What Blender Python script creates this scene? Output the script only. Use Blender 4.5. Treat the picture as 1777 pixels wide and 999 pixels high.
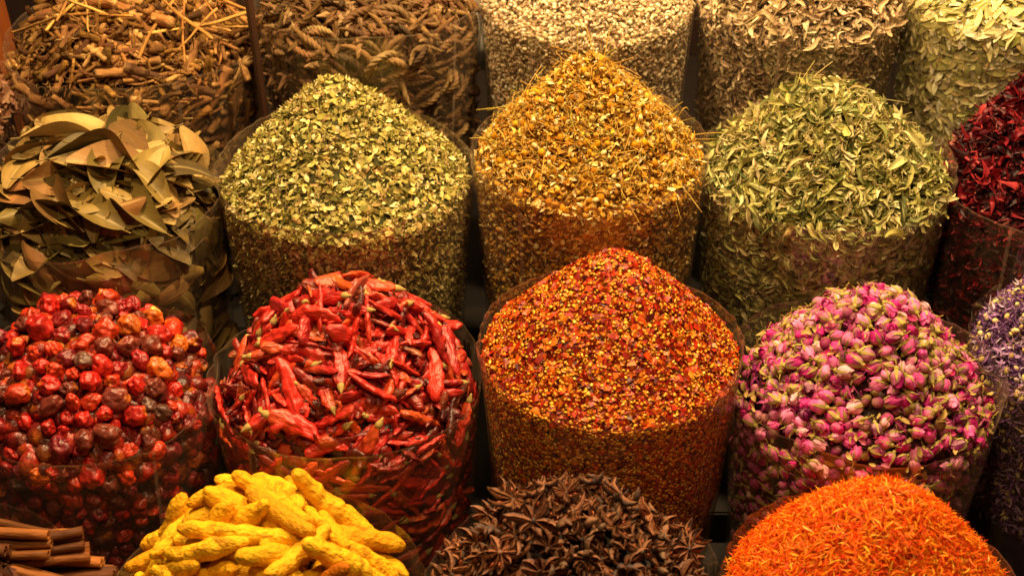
import bpy, math
import numpy as np

# ------------------------------------------------------------------ clear, camera, world, lamps, exposure
for o in list(bpy.data.objects):
    bpy.data.objects.remove(o)
scene = bpy.context.scene
COL = scene.collection
R_ = math.radians

PITCH = R_(35.0)
CAM_Z = 2.3
cd = bpy.data.cameras.new("camera")
cam = bpy.data.objects.new("camera", cd)
COL.objects.link(cam)
cam.location = (0, 0, CAM_Z)
cam.rotation_euler = (math.pi / 2 - PITCH, 0, 0)
cd.sensor_width = 36.0
cd.lens = 55.0
cd.clip_end = 60
cd.clip_start = 0.05
cd.dof.use_dof = True
cd.dof.focus_distance = 2.5
cd.dof.aperture_fstop = 5.0
scene.camera = cam

world = bpy.data.worlds.new("World")
scene.world = world
world.use_nodes = True
bg = world.node_tree.nodes["Background"]
bg.inputs[0].default_value = (1.0, 0.62, 0.34, 1)
bg.inputs[1].default_value = 0.100


def lamp(name, loc, target, power, size, color=(1.0, 0.68, 0.33)):
    ld = bpy.data.lights.new(name, 'AREA')
    ld.shape = 'DISK'
    ld.size = size
    ld.energy = power
    ld.color = color
    o = bpy.data.objects.new(name, ld)
    COL.objects.link(o)
    o.location = loc
    d = np.array(target, float) - np.array(loc, float)
    yaw = math.atan2(-d[0], d[1]) if abs(d[0]) + abs(d[1]) > 1e-6 else 0
    o.rotation_euler = (math.pi / 2 + math.atan2(d[2], math.hypot(d[0], d[1])), 0, yaw)
    return o


lamp("market_or_fill_lamp", (-0.75, 2.35, 3.05), (-0.55, 2.1, 0.8), 70, 0.13)
lamp("market_or_fill_lamp", (0.60, 2.15, 3.05), (0.50, 2.0, 0.8), 74, 0.13)
lamp("market_or_fill_lamp", (0.70, 3.00, 2.75), (0.65, 2.8, 1.0), 36, 0.13)
lamp("market_or_fill_lamp", (0.05, 1.00, 2.95), (0.05, 2.0, 0.7), 20, 0.20)  # front fill lamp, added to brighten the shaded sack sides

vs = scene.view_settings
vs.view_transform = 'Standard'
vs.look = 'None'
vs.exposure = 0.0
vs.gamma = 1.0
vs.use_curve_mapping = False
scene.render.engine = 'CYCLES'
cy = scene.cycles
cy.use_denoising = True
cy.max_bounces = 6
cy.diffuse_bounces = 3
cy.glossy_bounces = 2
cy.transmission_bounces = 2
cy.transparent_max_bounces = 16
cy.caustics_reflective = False
cy.caustics_refractive = False
cy.sample_clamp_indirect = 4.0

# ------------------------------------------------------------------ small numeric tools
rng = np.random.default_rng(11)


def lin(h):
    h = h.lstrip('#')
    v = np.array([int(h[i:i + 2], 16) / 255 for i in (0, 2, 4)])
    return np.where(v <= 0.04045, v / 12.92, ((v + 0.055) / 1.055) ** 2.4)


_K = {}


def sn(P, f, seed):
    """smooth pseudo noise in -1..1"""
    if seed not in _K:
        g = np.random.default_rng(1000 + seed)
        k = g.normal(size=(7, 3))
        k /= np.linalg.norm(k, axis=1)[:, None]
        _K[seed] = (k * g.uniform(0.6, 1.5, (7, 1)), g.uniform(0, 6.28, 7))
    k, ph = _K[seed]
    return np.sin(P @ (k.T * f) + ph).mean(axis=1) * 1.8


def unit(v):
    return v / np.maximum(np.linalg.norm(v, axis=-1, keepdims=True), 1e-9)


def ico(sub):
    import bmesh
    bm = bmesh.new()
    bmesh.ops.create_icosphere(bm, subdivisions=sub, radius=1.0)
    V = np.array([v.co[:] for v in bm.verts])
    F = np.array([[v.index for v in f.verts] + [-1] for f in bm.faces])
    bm.free()
    return V, F


def sheet(nu, nv):
    """faces of a (nu+1) x (nv+1) vertex grid, v fastest"""
    F = []
    for i in range(nu):
        for j in range(nv):
            a = i * (nv + 1) + j
            F.append((a, a + nv + 1, a + nv + 2, a + 1))
    return np.array(F)


def tube(path, rad, seg=8, mod=None, cap=0.25):
    path = np.asarray(path, float)
    n = len(path)
    T = unit(np.gradient(path, axis=0))
    ref = np.array([0, 0, 1.0]) if abs(T[:, 2]).max() < 0.9 else np.array([0, 1.0, 0])
    S = unit(np.cross(T, ref))
    N = np.cross(S, T)
    th = np.arange(seg) / seg * 2 * math.pi
    V = []
    for i in range(n):
        m = np.ones(seg) if mod is None else mod(i / (n - 1), th)
        V.append(path[i] + (S[i] * np.cos(th)[:, None] + N[i] * np.sin(th)[:, None]) * (rad[i] * m)[:, None])
    V = np.concatenate(V + [path[:1] - T[:1] * rad[0] * cap, path[-1:] + T[-1:] * rad[-1] * cap])
    F = []
    for i in range(n - 1):
        for j in range(seg):
            k = (j + 1) % seg
            F.append((i * seg + j, i * seg + k, (i + 1) * seg + k, (i + 1) * seg + j))
    a, b = n * seg, n * seg + 1
    for j in range(seg):
        k = (j + 1) % seg
        F.append((a, k, j, -1))
        F.append((b, (n - 1) * seg + j, (n - 1) * seg + k, -1))
    return V, np.array(F)


def cat(parts):
    """join (V, F, T) triples"""
    Vs, Fs, Ts, o = [], [], [], 0
    for V, F, T in parts:
        Vs.append(V)
        Fs.append(np.where(F >= 0, F + o, -1))
        Ts.append(T)
        o += len(V)
    return np.concatenate(Vs), np.concatenate(Fs), np.concatenate(Ts)


def tint(V, rgb=None, a=0.0):
    T = np.zeros((len(V), 4))
    if rgb is not None:
        T[:, :3] = rgb
    T[:, 3] = a
    return T


def mk_mesh(name, V, F, C=None, mat=None, smooth=True, attr='Tint'):
    me = bpy.data.meshes.new(name)
    F = np.asarray(F)
    tri = F[:, 3] < 0
    cnt = np.where(tri, 3, 4)
    me.vertices.add(len(V))
    me.vertices.foreach_set("co", np.asarray(V, np.float32).ravel())
    flat = F.ravel()
    flat = flat[flat >= 0]
    me.loops.add(len(flat))
    me.loops.foreach_set("vertex_index", flat.astype(np.int32))
    me.polygons.add(len(F))
    st = np.concatenate([[0], np.cumsum(cnt)[:-1]])
    me.polygons.foreach_set("loop_start", st.astype(np.int32))
    me.polygons.foreach_set("loop_total", cnt.astype(np.int32))
    me.polygons.foreach_set("use_smooth", np.full(len(F), smooth))
    if C is not None:
        at = me.color_attributes.new(attr, 'FLOAT_COLOR', 'POINT')
        at.data.foreach_set("color", np.asarray(C, np.float32).ravel())
    me.update(calc_edges=True)
    if mat:
        me.materials.append(mat)
    return me


def link(name, me, parent=None, **props):
    o = bpy.data.objects.new(name, me)
    COL.objects.link(o)
    if parent is not None:
        o.parent = parent
    for k, v in props.items():
        o[k] = v
    return o


# ------------------------------------------------------------------ materials
def nd(nt, t, **kw):
    n = nt.nodes.new(t)
    for k, v in kw.items():
        setattr(n, k, v)
    return n


def spice_mat(name, mode, rough=0.6, spec=0.3, mott=0.35, mscale=120, bump=0.3, bscale=300, bdist=0.001,
              stretch=(1, 1, 1), trans=0.0, coat=0.0, dark=None, dark_amt=0.0, dscale=60):
    m = bpy.data.materials.new(name + ('_loose' if mode == 'col' else ''))
    m.use_nodes = True
    nt = m.node_tree
    L = nt.links.new
    p = nt.nodes['Principled BSDF']
    if mode == 'col':
        c = nd(nt, 'ShaderNodeAttribute', attribute_name='Col').outputs['Color']
    else:
        oi = nd(nt, 'ShaderNodeObjectInfo')
        at = nd(nt, 'ShaderNodeAttribute', attribute_name='Tint')
        mx = nd(nt, 'ShaderNodeMix', data_type='RGBA')
        L(at.outputs['Alpha'], mx.inputs[0])
        L(oi.outputs['Color'], mx.inputs[6])
        L(at.outputs['Color'], mx.inputs[7])
        c = mx.outputs[2]
    tc = nd(nt, 'ShaderNodeTexCoord')
    mp = nd(nt, 'ShaderNodeMapping')
    mp.inputs['Scale'].default_value = stretch
    L(tc.outputs['Object'], mp.inputs[0])
    no = nd(nt, 'ShaderNodeTexNoise')
    no.inputs['Scale'].default_value = mscale
    no.inputs['Detail'].default_value = 3
    L(mp.outputs[0], no.inputs['Vector'])
    rg = nd(nt, 'ShaderNodeMapRange')
    rg.inputs[1].default_value = 0.25
    rg.inputs[2].default_value = 0.75
    rg.inputs[3].default_value = 1 - mott
    rg.inputs[4].default_value = 1 + mott
    L(no.outputs[0], rg.inputs[0])
    mul = nd(nt, 'ShaderNodeVectorMath', operation='SCALE')
    L(c, mul.inputs[0])
    L(rg.outputs[0], mul.inputs['Scale'])
    out = mul.outputs[0]
    if dark is not None:
        n2 = nd(nt, 'ShaderNodeTexNoise')
        n2.inputs['Scale'].default_value = dscale
        n2.inputs['Detail'].default_value = 4
        L(mp.outputs[0], n2.inputs['Vector'])
        r2 = nd(nt, 'ShaderNodeMapRange')
        r2.inputs[1].default_value = 0.52
        r2.inputs[2].default_value = 0.68
        r2.inputs[4].default_value = dark_amt
        L(n2.outputs[0], r2.inputs[0])
        m2 = nd(nt, 'ShaderNodeMix', data_type='RGBA')
        L(r2.outputs[0], m2.inputs[0])
        L(out, m2.inputs[6])
        m2.inputs[7].default_value = (*dark, 1)
        out = m2.outputs[2]
    L(out, p.inputs['Base Color'])
    p.inputs['Roughness'].default_value = rough
    p.inputs['Specular IOR Level'].default_value = spec
    p.inputs['Coat Weight'].default_value = coat
    p.inputs['Coat Roughness'].default_value = 0.25
    if bump > 0:
        n3 = nd(nt, 'ShaderNodeTexNoise')
        n3.inputs['Scale'].default_value = bscale
        n3.inputs['Detail'].default_value = 2
        L(mp.outputs[0], n3.inputs['Vector'])
        b = nd(nt, 'ShaderNodeBump')
        b.inputs['Strength'].default_value = bump
        b.inputs['Distance'].default_value = bdist
        L(n3.outputs[0], b.inputs['Height'])
        L(b.outputs[0], p.inputs['Normal'])
    if trans > 0:
        tr = nd(nt, 'ShaderNodeBsdfTranslucent')
        L(out, tr.inputs[0])
        ms = nd(nt, 'ShaderNodeMixShader')
        ms.inputs[0].default_value = trans
        L(p.outputs[0], ms.inputs[1])
        L(tr.outputs[0], ms.inputs[2])
        L(ms.outputs[0], nt.nodes['Material Output'].inputs['Surface'])
    return m


def mats(name, **kw):
    return {'obj': spice_mat(name, 'obj', **kw), 'col': spice_mat(name, 'col', **kw)}


def film_mat(name, hz=0.046, hk=0.22):
    m = bpy.data.materials.new(name)
    m.use_nodes = True
    nt = m.node_tree
    nt.nodes.remove(nt.nodes['Principled BSDF'])
    L = nt.links.new
    tr = nd(nt, 'ShaderNodeBsdfTransparent')
    tr.inputs[0].default_value = (0.95, 0.93, 0.90, 1)
    gl = nd(nt, 'ShaderNodeBsdfGlossy')
    gl.inputs['Roughness'].default_value = 0.16
    gl.inputs['Color'].default_value = (1, 1, 1, 1)
    df = nd(nt, 'ShaderNodeBsdfDiffuse')
    df.inputs[0].default_value = (0.66, 0.48, 0.34, 1)
    tc = nd(nt, 'ShaderNodeTexCoord')
    mp = nd(nt, 'ShaderNodeMapping')
    mp.inputs['Scale'].default_value = (1, 1, 0.35)
    L(tc.outputs['Object'], mp.inputs[0])
    no = nd(nt, 'ShaderNodeTexNoise')
    no.noise_type = 'RIDGED_MULTIFRACTAL'
    no.inputs['Scale'].default_value = 13
    no.inputs['Detail'].default_value = 3
    no.inputs['Distortion'].default_value = 0.6
    L(mp.outputs[0], no.inputs['Vector'])
    b = nd(nt, 'ShaderNodeBump')
    b.inputs['Strength'].default_value = 0.9
    b.inputs['Distance'].default_value = 0.010
    L(no.outputs[0], b.inputs['Height'])
    L(b.outputs[0], gl.inputs['Normal'])
    lw = nd(nt, 'ShaderNodeLayerWeight')
    pw = nd(nt, 'ShaderNodeMath', operation='POWER')
    pw.inputs[1].default_value = 3.5
    L(lw.outputs['Facing'], pw.inputs[0])

    def ramp(a, k):
        x = nd(nt, 'ShaderNodeMath', operation='MULTIPLY_ADD')
        x.inputs[1].default_value = k
        x.inputs[2].default_value = a
        L(pw.outputs[0], x.inputs[0])
        return x.outputs[0]
    m1 = nd(nt, 'ShaderNodeMixShader')
    L(ramp(hz, hk), m1.inputs[0])
    L(tr.outputs[0], m1.inputs[1])
    L(df.outputs[0], m1.inputs[2])
    m2 = nd(nt, 'ShaderNodeMixShader')
    L(ramp(0.075, 0.34), m2.inputs[0])
    L(m1.outputs[0], m2.inputs[1])
    L(gl.outputs[0], m2.inputs[2])
    L(m2.outputs[0], nt.nodes['Material Output'].inputs['Surface'])
    return m


def wood_mat(name, a, b, rough=0.6):
    m = bpy.data.materials.new(name)
    m.use_nodes = True
    nt = m.node_tree
    L = nt.links.new
    p = nt.nodes['Principled BSDF']
    tc = nd(nt, 'ShaderNodeTexCoord')
    mp = nd(nt, 'ShaderNodeMapping')
    mp.inputs['Scale'].default_value = (14, 14, 1.2)
    L(tc.outputs['Object'], mp.inputs[0])
    no = nd(nt, 'ShaderNodeTexNoise')
    no.inputs['Scale'].default_value = 3
    no.inputs['Detail'].default_value = 6
    L(mp.outputs[0], no.inputs['Vector'])
    cr = nd(nt, 'ShaderNodeValToRGB')
    cr.color_ramp.elements[0].color = (*a, 1)
    cr.color_ramp.elements[1].color = (*b, 1)
    cr.color_ramp.elements[0].position = 0.3
    cr.color_ramp.elements[1].position = 0.7
    L(no.outputs[0], cr.inputs[0])
    L(cr.outputs[0], p.inputs['Base Color'])
    p.inputs['Roughness'].default_value = rough
    bu = nd(nt, 'ShaderNodeBump')
    bu.inputs['Strength'].default_value = 0.3
    bu.inputs['Distance'].default_value = 0.002
    L(no.outputs[0], bu.inputs['Height'])
    L(bu.outputs[0], p.inputs['Normal'])
    return m


FILM = film_mat('clear_film')
HEM = film_mat('doubled_film', 0.18, 0.4)

# ------------------------------------------------------------------ the sacks: x, y, contact height z, radius, heap height, apex offset
SACKS = {
    'cinnamon': dict(c=(-0.785, 1.536, 0.672), R=0.177, H=0.128, a=(0.03, 0), p=1.5, e=0.25, th='brown cinnamon sticks'),
    'turmeric': dict(c=(-0.340, 1.530, 0.680), R=0.218, H=0.184, a=(0.0, 0), p=1.45, e=0.25, th='yellow turmeric fingers'),
    'anise': dict(c=(0.086, 1.536, 0.689), R=0.205, H=0.190, a=(0.0, 0), p=1.5, e=0.25, th='dark star anise'),
    'safflower': dict(c=(0.500, 1.536, 0.684), R=0.205, H=0.210, a=(0.0, 0), p=1.3, e=0.15, th='orange safflower'),
    'jujube': dict(c=(-0.676, 1.944, 0.743), R=0.203, H=0.132, a=(0.0, 0), p=1.6, e=0.25, th='dried red fruits'),
    'chilli': dict(c=(-0.261, 1.944, 0.758), R=0.208, H=0.184, a=(0.0, 0), p=1.3, e=0.2, th='whole red chillies'),
    'flakes': dict(c=(0.153, 1.944, 0.818), R=0.200, H=0.181, a=(0.0, 0), p=1.12, e=0.12, th='red chilli flakes'),
    'rose': dict(c=(0.557, 1.944, 0.743), R=0.207, H=0.176, a=(0.0, 0), p=1.3, e=0.25, th='pink rosebuds'),
    'cornflower': dict(c=(0.945, 2.015, 0.750), R=0.194, H=0.175, a=(0.0, 0), p=1.5, e=0.2, th='purple cornflowers'),
    'bay': dict(c=(-0.722, 2.360, 0.810), R=0.211, H=0.115, a=(0.0, 0), p=1.8, e=0.3, th='bay leaves'),
    'thyme': dict(c=(-0.291, 2.360, 0.880), R=0.218, H=0.196, a=(-0.01, 0), p=1.15, e=0.14, th='pale green herb flakes'),
    'chamomile': dict(c=(0.135, 2.360, 0.922), R=0.200, H=0.193, a=(-0.005, 0), p=1.10, e=0.09, th='yellow chamomile'),
    'verbena': dict(c=(0.548, 2.360, 0.882), R=0.213, H=0.164, a=(-0.01, 0), p=1.3, e=0.2, th='curled green leaves'),
    'hibiscus': dict(c=(0.967, 2.360, 0.858), R=0.211, H=0.230, a=(0.0, 0), p=1.5, e=0.2, th='dark red hibiscus'),
    'roots': dict(c=(-0.746, 2.815, 0.910), R=0.243, H=0.135, a=(0.0, 0), p=2.2, e=0.3, th='brown root sticks'),
    'pods': dict(c=(-0.278, 2.810, 1.003), R=0.216, H=0.110, a=(0.0, 0), p=1.8, e=0.3, th='twisted pods'),
    'florets': dict(c=(0.145, 2.800, 1.013), R=0.205, H=0.120, a=(0.0, 0), p=1.5, e=0.3, th='cream florets'),
    'sage': dict(c=(0.557, 2.800, 1.007), R=0.195, H=0.095, a=(0.0, 0), p=1.6, e=0.3, th='grey-brown curled leaves'),
    'senna': dict(c=(0.960, 2.800, 1.020), R=0.203, H=0.105, a=(0.0, 0), p=1.6, e=0.3, th='pale yellow-green leaves'),
    'peel': dict(c=(-1.236, 2.80, 0.770), R=0.225, H=0.09, a=(0.0, 0), p=1.6, e=0.3, th='pale peel'),
}
NB = {  # neighbour on the one side, on the other side
    'cinnamon': (None, 'turmeric'), 'turmeric': ('cinnamon', 'anise'), 'anise': ('turmeric', 'safflower'), 'safflower': ('anise', None),
    'jujube': (None, 'chilli'), 'chilli': ('jujube', 'flakes'), 'flakes': ('chilli', 'rose'), 'rose': ('flakes', 'cornflower'),
    'cornflower': ('rose', None), 'bay': (None, 'thyme'), 'thyme': ('bay', 'chamomile'), 'chamomile': ('thyme', 'verbena'),
    'verbena': ('chamomile', 'hibiscus'), 'hibiscus': ('verbena', None), 'roots': ('peel', 'pods'), 'pods': ('roots', 'florets'),
    'florets': ('pods', 'sage'), 'sage': ('florets', 'senna'), 'senna': ('sage', None), 'peel': (None, 'roots')}
TAPER = 0.13          # radius lost per metre of depth
SIDE_D = 0.27         # how deep loose pieces line the film


class Heap:
    def __init__(s, key, i):
        d = SACKS[key]
        s.key, s.i = key, i
        s.c = np.array(d['c'])
        s.R, s.H, s.p, s.e = d['R'], d['H'], d['p'], d['e']
        s.a = np.array(d['a'])
        s.lump = d.get('lump', 0.007)

    def top(s, x, y):
        t0 = np.clip(np.hypot(x, y) / s.R, 0, 1)
        u_, v_ = x - s.a[0] * (1 - t0), y - s.a[1] * (1 - t0)
        t = np.clip(np.hypot(u_, v_) / s.R, 0, 1.2)
        s0, s1 = np.sqrt(t * t + s.e ** 2), math.sqrt(1 + s.e ** 2)
        u = np.clip((s0 - s.e) / (s1 - s.e), 0, 1.2)
        P = np.stack([x, y, 0 * x], -1).reshape(-1, 3)
        n = (sn(P, 26, s.i) + 0.6 * sn(P, 60, s.i + 40)).reshape(np.shape(x))
        return s.H * (1 - u ** s.p) + s.lump * n * (1 - np.clip(t, 0, 1) ** 3)

    def normal(s, x, y):
        h = 0.004
        gx = (s.top(x + h, y) - s.top(x - h, y)) / (2 * h)
        gy = (s.top(x, y + h) - s.top(x, y - h)) / (2 * h)
        return unit(np.stack([-gx, -gy, np.ones_like(x)], -1))

    def wallR(s, dz):
        """inner radius of the film dz below (negative) the contact ring"""
        return s.R * 1.0 + TAPER * np.minimum(dz, 0) * 0.5


def rand_top(h, n, rmax=0.985):
    m = n * 4 + 40                      # even over the sloping surface, not over its plan
    r = np.sqrt(rng.random(m)) * h.R * rmax
    f = rng.random(m) * 2 * math.pi
    x, y = r * np.cos(f), r * np.sin(f)
    w = 1 / h.normal(x, y)[:, 2]
    keep = np.nonzero(rng.random(m) * 3.2 < w)[0]
    keep = np.concatenate([keep, np.arange(m)])[:n]
    return x[keep], y[keep]


HZ = np.array([1.7, 1.0, 0.8])


def frames(nrm, tilt, tang=None):
    n = len(nrm)
    nn = unit(nrm + rng.normal(size=(n, 3)) * tilt)
    t = rng.normal(size=(n, 3)) * [1.3, 1, 1] if tang is None else tang
    t = unit(t - (t * nn).sum(1, keepdims=True) * nn)
    b = np.cross(nn, t)
    return np.stack([t, b, nn], axis=2)      # columns


def place_top(h, n, tilt, depth=(0.0, 0.01), scale=(0.7, 1.3), rmax=0.985):
    x, y = rand_top(h, n, rmax)
    nr = h.normal(x, y)
    z = h.top(x, y)
    d = rng.uniform(depth[0], depth[1], n)
    P = np.stack([x, y, z], -1) - nr * d[:, None]
    return P, frames(nr, tilt), rng.uniform(*scale, n)


def place_side(h, n, tilt, depth=(0.001, 0.010), scale=(0.7, 1.3), zlo=None, span=1.62, ztop=0.004):
    """against the film, on the half of the column that looks out over the alley"""
    zlo = SIDE_D if zlo is None else zlo
    n = int(n * 0.80)
    f = -math.pi / 2 + rng.uniform(-span, span, n)
    z = rng.uniform(-zlo, ztop, n)
    nr = np.stack([np.cos(f), np.sin(f), 0 * f], -1)
    r = h.wallR(z) - rng.uniform(depth[0], depth[1], n)
    P = nr * r[:, None]
    P[:, 2] = z
    return P, frames(nr, tilt), rng.uniform(*scale, n)


# ------------------------------------------------------------------ packing of larger pieces: capsules pushed apart on the heap
def pack(h, n, L, r, mode='top', iters=36, floor=1.2, tilt=0.35, k=4, zlo=0.3, span=1.62, squash=1.0, hz=1.0):
    """L: half length between the end spheres, r: radius. Returns centre, frame."""
    L, r = np.asarray(L, float), np.asarray(r, float)
    if mode == 'top':
        x, y = rand_top(h, n, 0.93)
        nr = h.normal(x, y)
        C = np.stack([x, y, h.top(x, y)], -1) + nr * (rng.uniform(-1.0, 1.4, n) * r)[:, None]
    else:
        f = -math.pi / 2 + rng.uniform(-span, span, n)
        z = rng.uniform(-zlo, -r.mean() * 0.6, n)
        nr = np.stack([np.cos(f), np.sin(f), 0 * f], -1)
        C = nr * (h.wallR(z) - r * rng.uniform(1, 2.6, n))[:, None]
        C[:, 2] = z
    ax = rng.normal(size=(n, 3)) * HZ * [hz, 1, 1]
    ax = unit(unit(ax - (ax * nr).sum(1, keepdims=True) * nr) + nr * rng.normal(size=(n, 1)) * tilt)
    A, B = C - ax * L[:, None], C + ax * L[:, None]
    ts = np.linspace(0, 1, k) if k > 1 else np.array([0.5])
    rr = np.repeat(r, k) * squash
    own = np.repeat(np.arange(n), k)
    pairs = None
    for it in range(iters):
        P = (A[:, None] * (1 - ts)[None, :, None] + B[:, None] * ts[None, :, None]).reshape(-1, 3)
        if it % 9 == 0:
            m = len(P)
            g = (P ** 2).sum(1)
            D2 = g[:, None] + g[None] - 2 * P @ P.T
            lim = (rr[:, None] + rr[None] + 0.012) ** 2
            I, J = np.nonzero((D2 < lim) & (own[:, None] < own[None]))
        d = P[I] - P[J]
        dist = np.sqrt((d ** 2).sum(1)) + 1e-9
        ov = np.clip(rr[I] + rr[J] - dist, 0, None)
        push = d / dist[:, None] * (ov * 0.42)[:, None]
        D = np.zeros_like(P)
        W = np.zeros(len(P)) + 1e-9
        for ax_ in range(3):
            D[:, ax_] = np.bincount(I, push[:, ax_], len(P)) - np.bincount(J, push[:, ax_], len(P))
        D /= 1.3
        x, y, z = P[:, 0], P[:, 1], P[:, 2]
        rad = np.hypot(x, y) + 1e-9
        if mode == 'top':
            nn = h.normal(x, y)
            s_ = (z - h.top(x, y)) * nn[:, 2]
            grav = 0.10 * rr * (1 if it < iters - 6 else 0.3)
            D -= nn * grav[:, None]
            low = np.clip(-floor * rr - (s_ - grav), 0, None)
            D += nn * low[:, None] * 0.8
            high = np.clip(s_ - 0.9 * rr, 0, None)
            D -= nn * high[:, None] * 0.25
            over = np.clip(rad + rr - (h.R + 0.004), 0, None)
        else:
            over = np.clip(rad + rr - h.wallR(z), 0, None)
            D[:, 0] += x / rad * 0.06 * rr
            D[:, 1] += y / rad * 0.06 * rr
            D[:, 2] -= np.clip(z + rr * 0.8, 0, None) * 0.6
        D[:, 0] -= x / rad * over * 0.9
        D[:, 1] -= y / rad * over * 0.9
        D = D.reshape(n, k, 3)
        mx = 0.6 * r[:, None, None]
        D = np.clip(D, -mx, mx)
        if k > 1:
            w = ts[None, :, None]
            # least-squares-like split on the two ends
            mean = D.mean(1)
            mom = (D * (w - 0.5)).sum(1) / ((ts - 0.5) ** 2).sum()
            A += mean - 0.5 * mom
            B += mean + 0.5 * mom
            c = (A + B) / 2
            u = unit(B - A)
            A, B = c - u * L[:, None], c + u * L[:, None]
        else:
            A += D[:, 0]
            B += D[:, 0]
    C = (A + B) / 2
    u = unit(B - A) if k > 1 else ax
    if mode == 'top':
        nr = h.normal(C[:, 0], C[:, 1])
    else:
        nr = unit(C * np.array([1, 1, 0]))
    nn = unit(nr - (nr * u).sum(1, keepdims=True) * u)
    b = np.cross(nn, u)
    return C, np.stack([u, b, nn], axis=2)


def spin(F, ang=None):
    """turn each frame about its own x axis"""
    n = len(F)
    a = rng.uniform(0, 2 * math.pi, n) if ang is None else ang
    c, s = np.cos(a)[:, None], np.sin(a)[:, None]
    y, z = F[:, :, 1], F[:, :, 2]
    return np.stack([F[:, :, 0], y * c + z * s, z * c - y * s], axis=2)


def rand_rot(n):
    q = unit(rng.normal(size=(n, 4)))
    w, x, y, z = q.T
    return np.stack([np.stack([1 - 2 * (y * y + z * z), 2 * (x * y - z * w), 2 * (x * z + y * w)], -1),
                     np.stack([2 * (x * y + z * w), 1 - 2 * (x * x + z * z), 2 * (y * z - x * w)], -1),
                     np.stack([2 * (x * z - y * w), 2 * (y * z + x * w), 1 - 2 * (x * x + y * y)], -1)], 1)


def pal(colors, weights, n, jit=0.12):
    """colours in linear light with a little jitter; also the index chosen"""
    w = np.array(weights, float)
    w /= w.sum()
    k = rng.choice(len(colors), n, p=w)
    c = np.array([lin(c) for c in colors])[k]
    return np.clip(c * (1 + rng.normal(size=(n, 1)) * jit) * (1 + rng.normal(size=(n, 3)) * jit * 0.35), 0.002, 0.9), k


# ------------------------------------------------------------------ collectors
class Loose:
    """pieces joined into one mesh: the heap's uncounted mass"""

    def __init__(s):
        s.V, s.F, s.C, s.o = [], [], [], 0

    def raw(s, V, F, C):
        s.V.append(V)
        s.F.append(np.where(F >= 0, F + s.o, -1))
        s.C.append(C)
        s.o += len(V)

    def scatter(s, protos, P, Fr, S, C, base):
        """protos: list of (V,F,T); base: world offset"""
        n = len(P)
        if n == 0:
            return
        v = rng.integers(0, len(protos), n)
        if np.ndim(S) == 1:
            S = np.repeat(np.asarray(S)[:, None], 3, 1)
        for q, (V, F, T) in enumerate(protos):
            I = np.nonzero(v == q)[0]
            if len(I) == 0:
                continue
            W = np.einsum('nij,vnj->nvi', Fr[I], V[:, None, :] * S[I][None]) + (P[I] + base)[:, None]
            nv = len(V)
            off = (np.arange(len(I)) * nv)[:, None, None]
            FF = np.where(F[None] >= 0, F[None] + off, -1)
            a = T[None, :, 3:4]
            CC = C[I][:, None] * (1 - a) + T[None, :, :3] * a
            s.raw(W.reshape(-1, 3), FF.reshape(-1, 4), CC.reshape(-1, 3))

    def arrays(s):
        return np.concatenate(s.V), np.concatenate(s.F), np.concatenate(s.C)


ITEMS = []     # countable pieces; turned into objects at the end when they show
LOOSE = {}
HEAPS = {}


def items(kind, h, variants, P, Fr, S, C, words, place, low=None):
    """variants: list of lists of parts (part_name, V, F, T, matkey, colour override)"""
    n = len(P)
    if np.ndim(S) == 1:
        S = np.repeat(np.asarray(S)[:, None], 3, 1)
    v = rng.integers(0, len(variants), n)
    for i in range(n):
        ITEMS.append(dict(kind=kind, h=h, variants=variants, v=int(v[i]), P=P[i] + h.c, F=Fr[i], S=S[i], C=C[i],
                          word=words[i], place=place, low=low[int(v[i])] if low else None))


# ------------------------------------------------------------------ shared piece shapes
def leaf_shape(L, w, curl=0.3, fold=0.3, twist=0.0, nu=6, nv=2, point=1.0, wob=0.0, seed=0, vein=None, droop=0.0):
    """leaf along +x, normal +z"""
    g = np.random.default_rng(seed)
    u = np.linspace(0, 1, nu + 1)
    v = np.linspace(-1, 1, nv + 1)
    V, T = [], []
    for a in u:
        wd = w * 0.5 * max(0.04, (math.sin(math.pi * min(1, a * 0.93 + 0.03)) ** point))
        for b in v:
            x = (a - 0.5) * L
            y = b * wd * (1 - 0.15 * abs(curl))
            z = fold * abs(b) * wd + curl * L * ((a - 0.5) ** 2 - 0.1) - droop * (b * wd) ** 2 / w
            an = twist * (a - 0.5)
            y, z = y * math.cos(an) - z * math.sin(an), y * math.sin(an) + z * math.cos(an)
            V.append((x, y, z))
            T.append((0, 0, 0, 0) if vein is None or abs(b) > 0.01 else (*vein, 0.6))
    V, T = np.array(V), np.array(T, float)
    if wob:
        V[:, 2] += wob * sn(V, 3.0 / w, seed % 30)
        V[:, 1] += wob * 0.5 * sn(V, 2.5 / w, (seed + 5) % 30)
    return V, sheet(nu, nv), T


def curl_strip(L, w, roll, nu=7, nv=3, seed=0, bend=1.0):
    """strip that bends along its length and rolls across it: dried petals and leaf shreds"""
    g = np.random.default_rng(seed)
    u = np.linspace(-0.5, 0.5, nu + 1)
    v = np.linspace(-1, 1, nv + 1)
    b1, b2, tw = g.normal() * bend, g.normal() * bend * 0.6, g.normal() * bend
    V = []
    for a in u:
        wd = w / 2 * (1 - (abs(a) * 2) ** 3 * 0.8) * g.uniform(0.8, 1.15)
        cx = a * L
        cy_ = b2 * a * a * L
        cz = b1 * (a * a - 0.08) * L
        for b in v:
            ph = b * roll
            y = math.sin(ph) / max(roll, 0.05) * wd
            z = (1 - math.cos(ph)) / max(roll, 0.05) * wd
            an = tw * a
            V.append((cx, cy_ + y * math.cos(an) - z * math.sin(an), cz + y * math.sin(an) + z * math.cos(an)))
    V = np.array(V)
    return V, sheet(nu, nv), tint(V)


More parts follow.
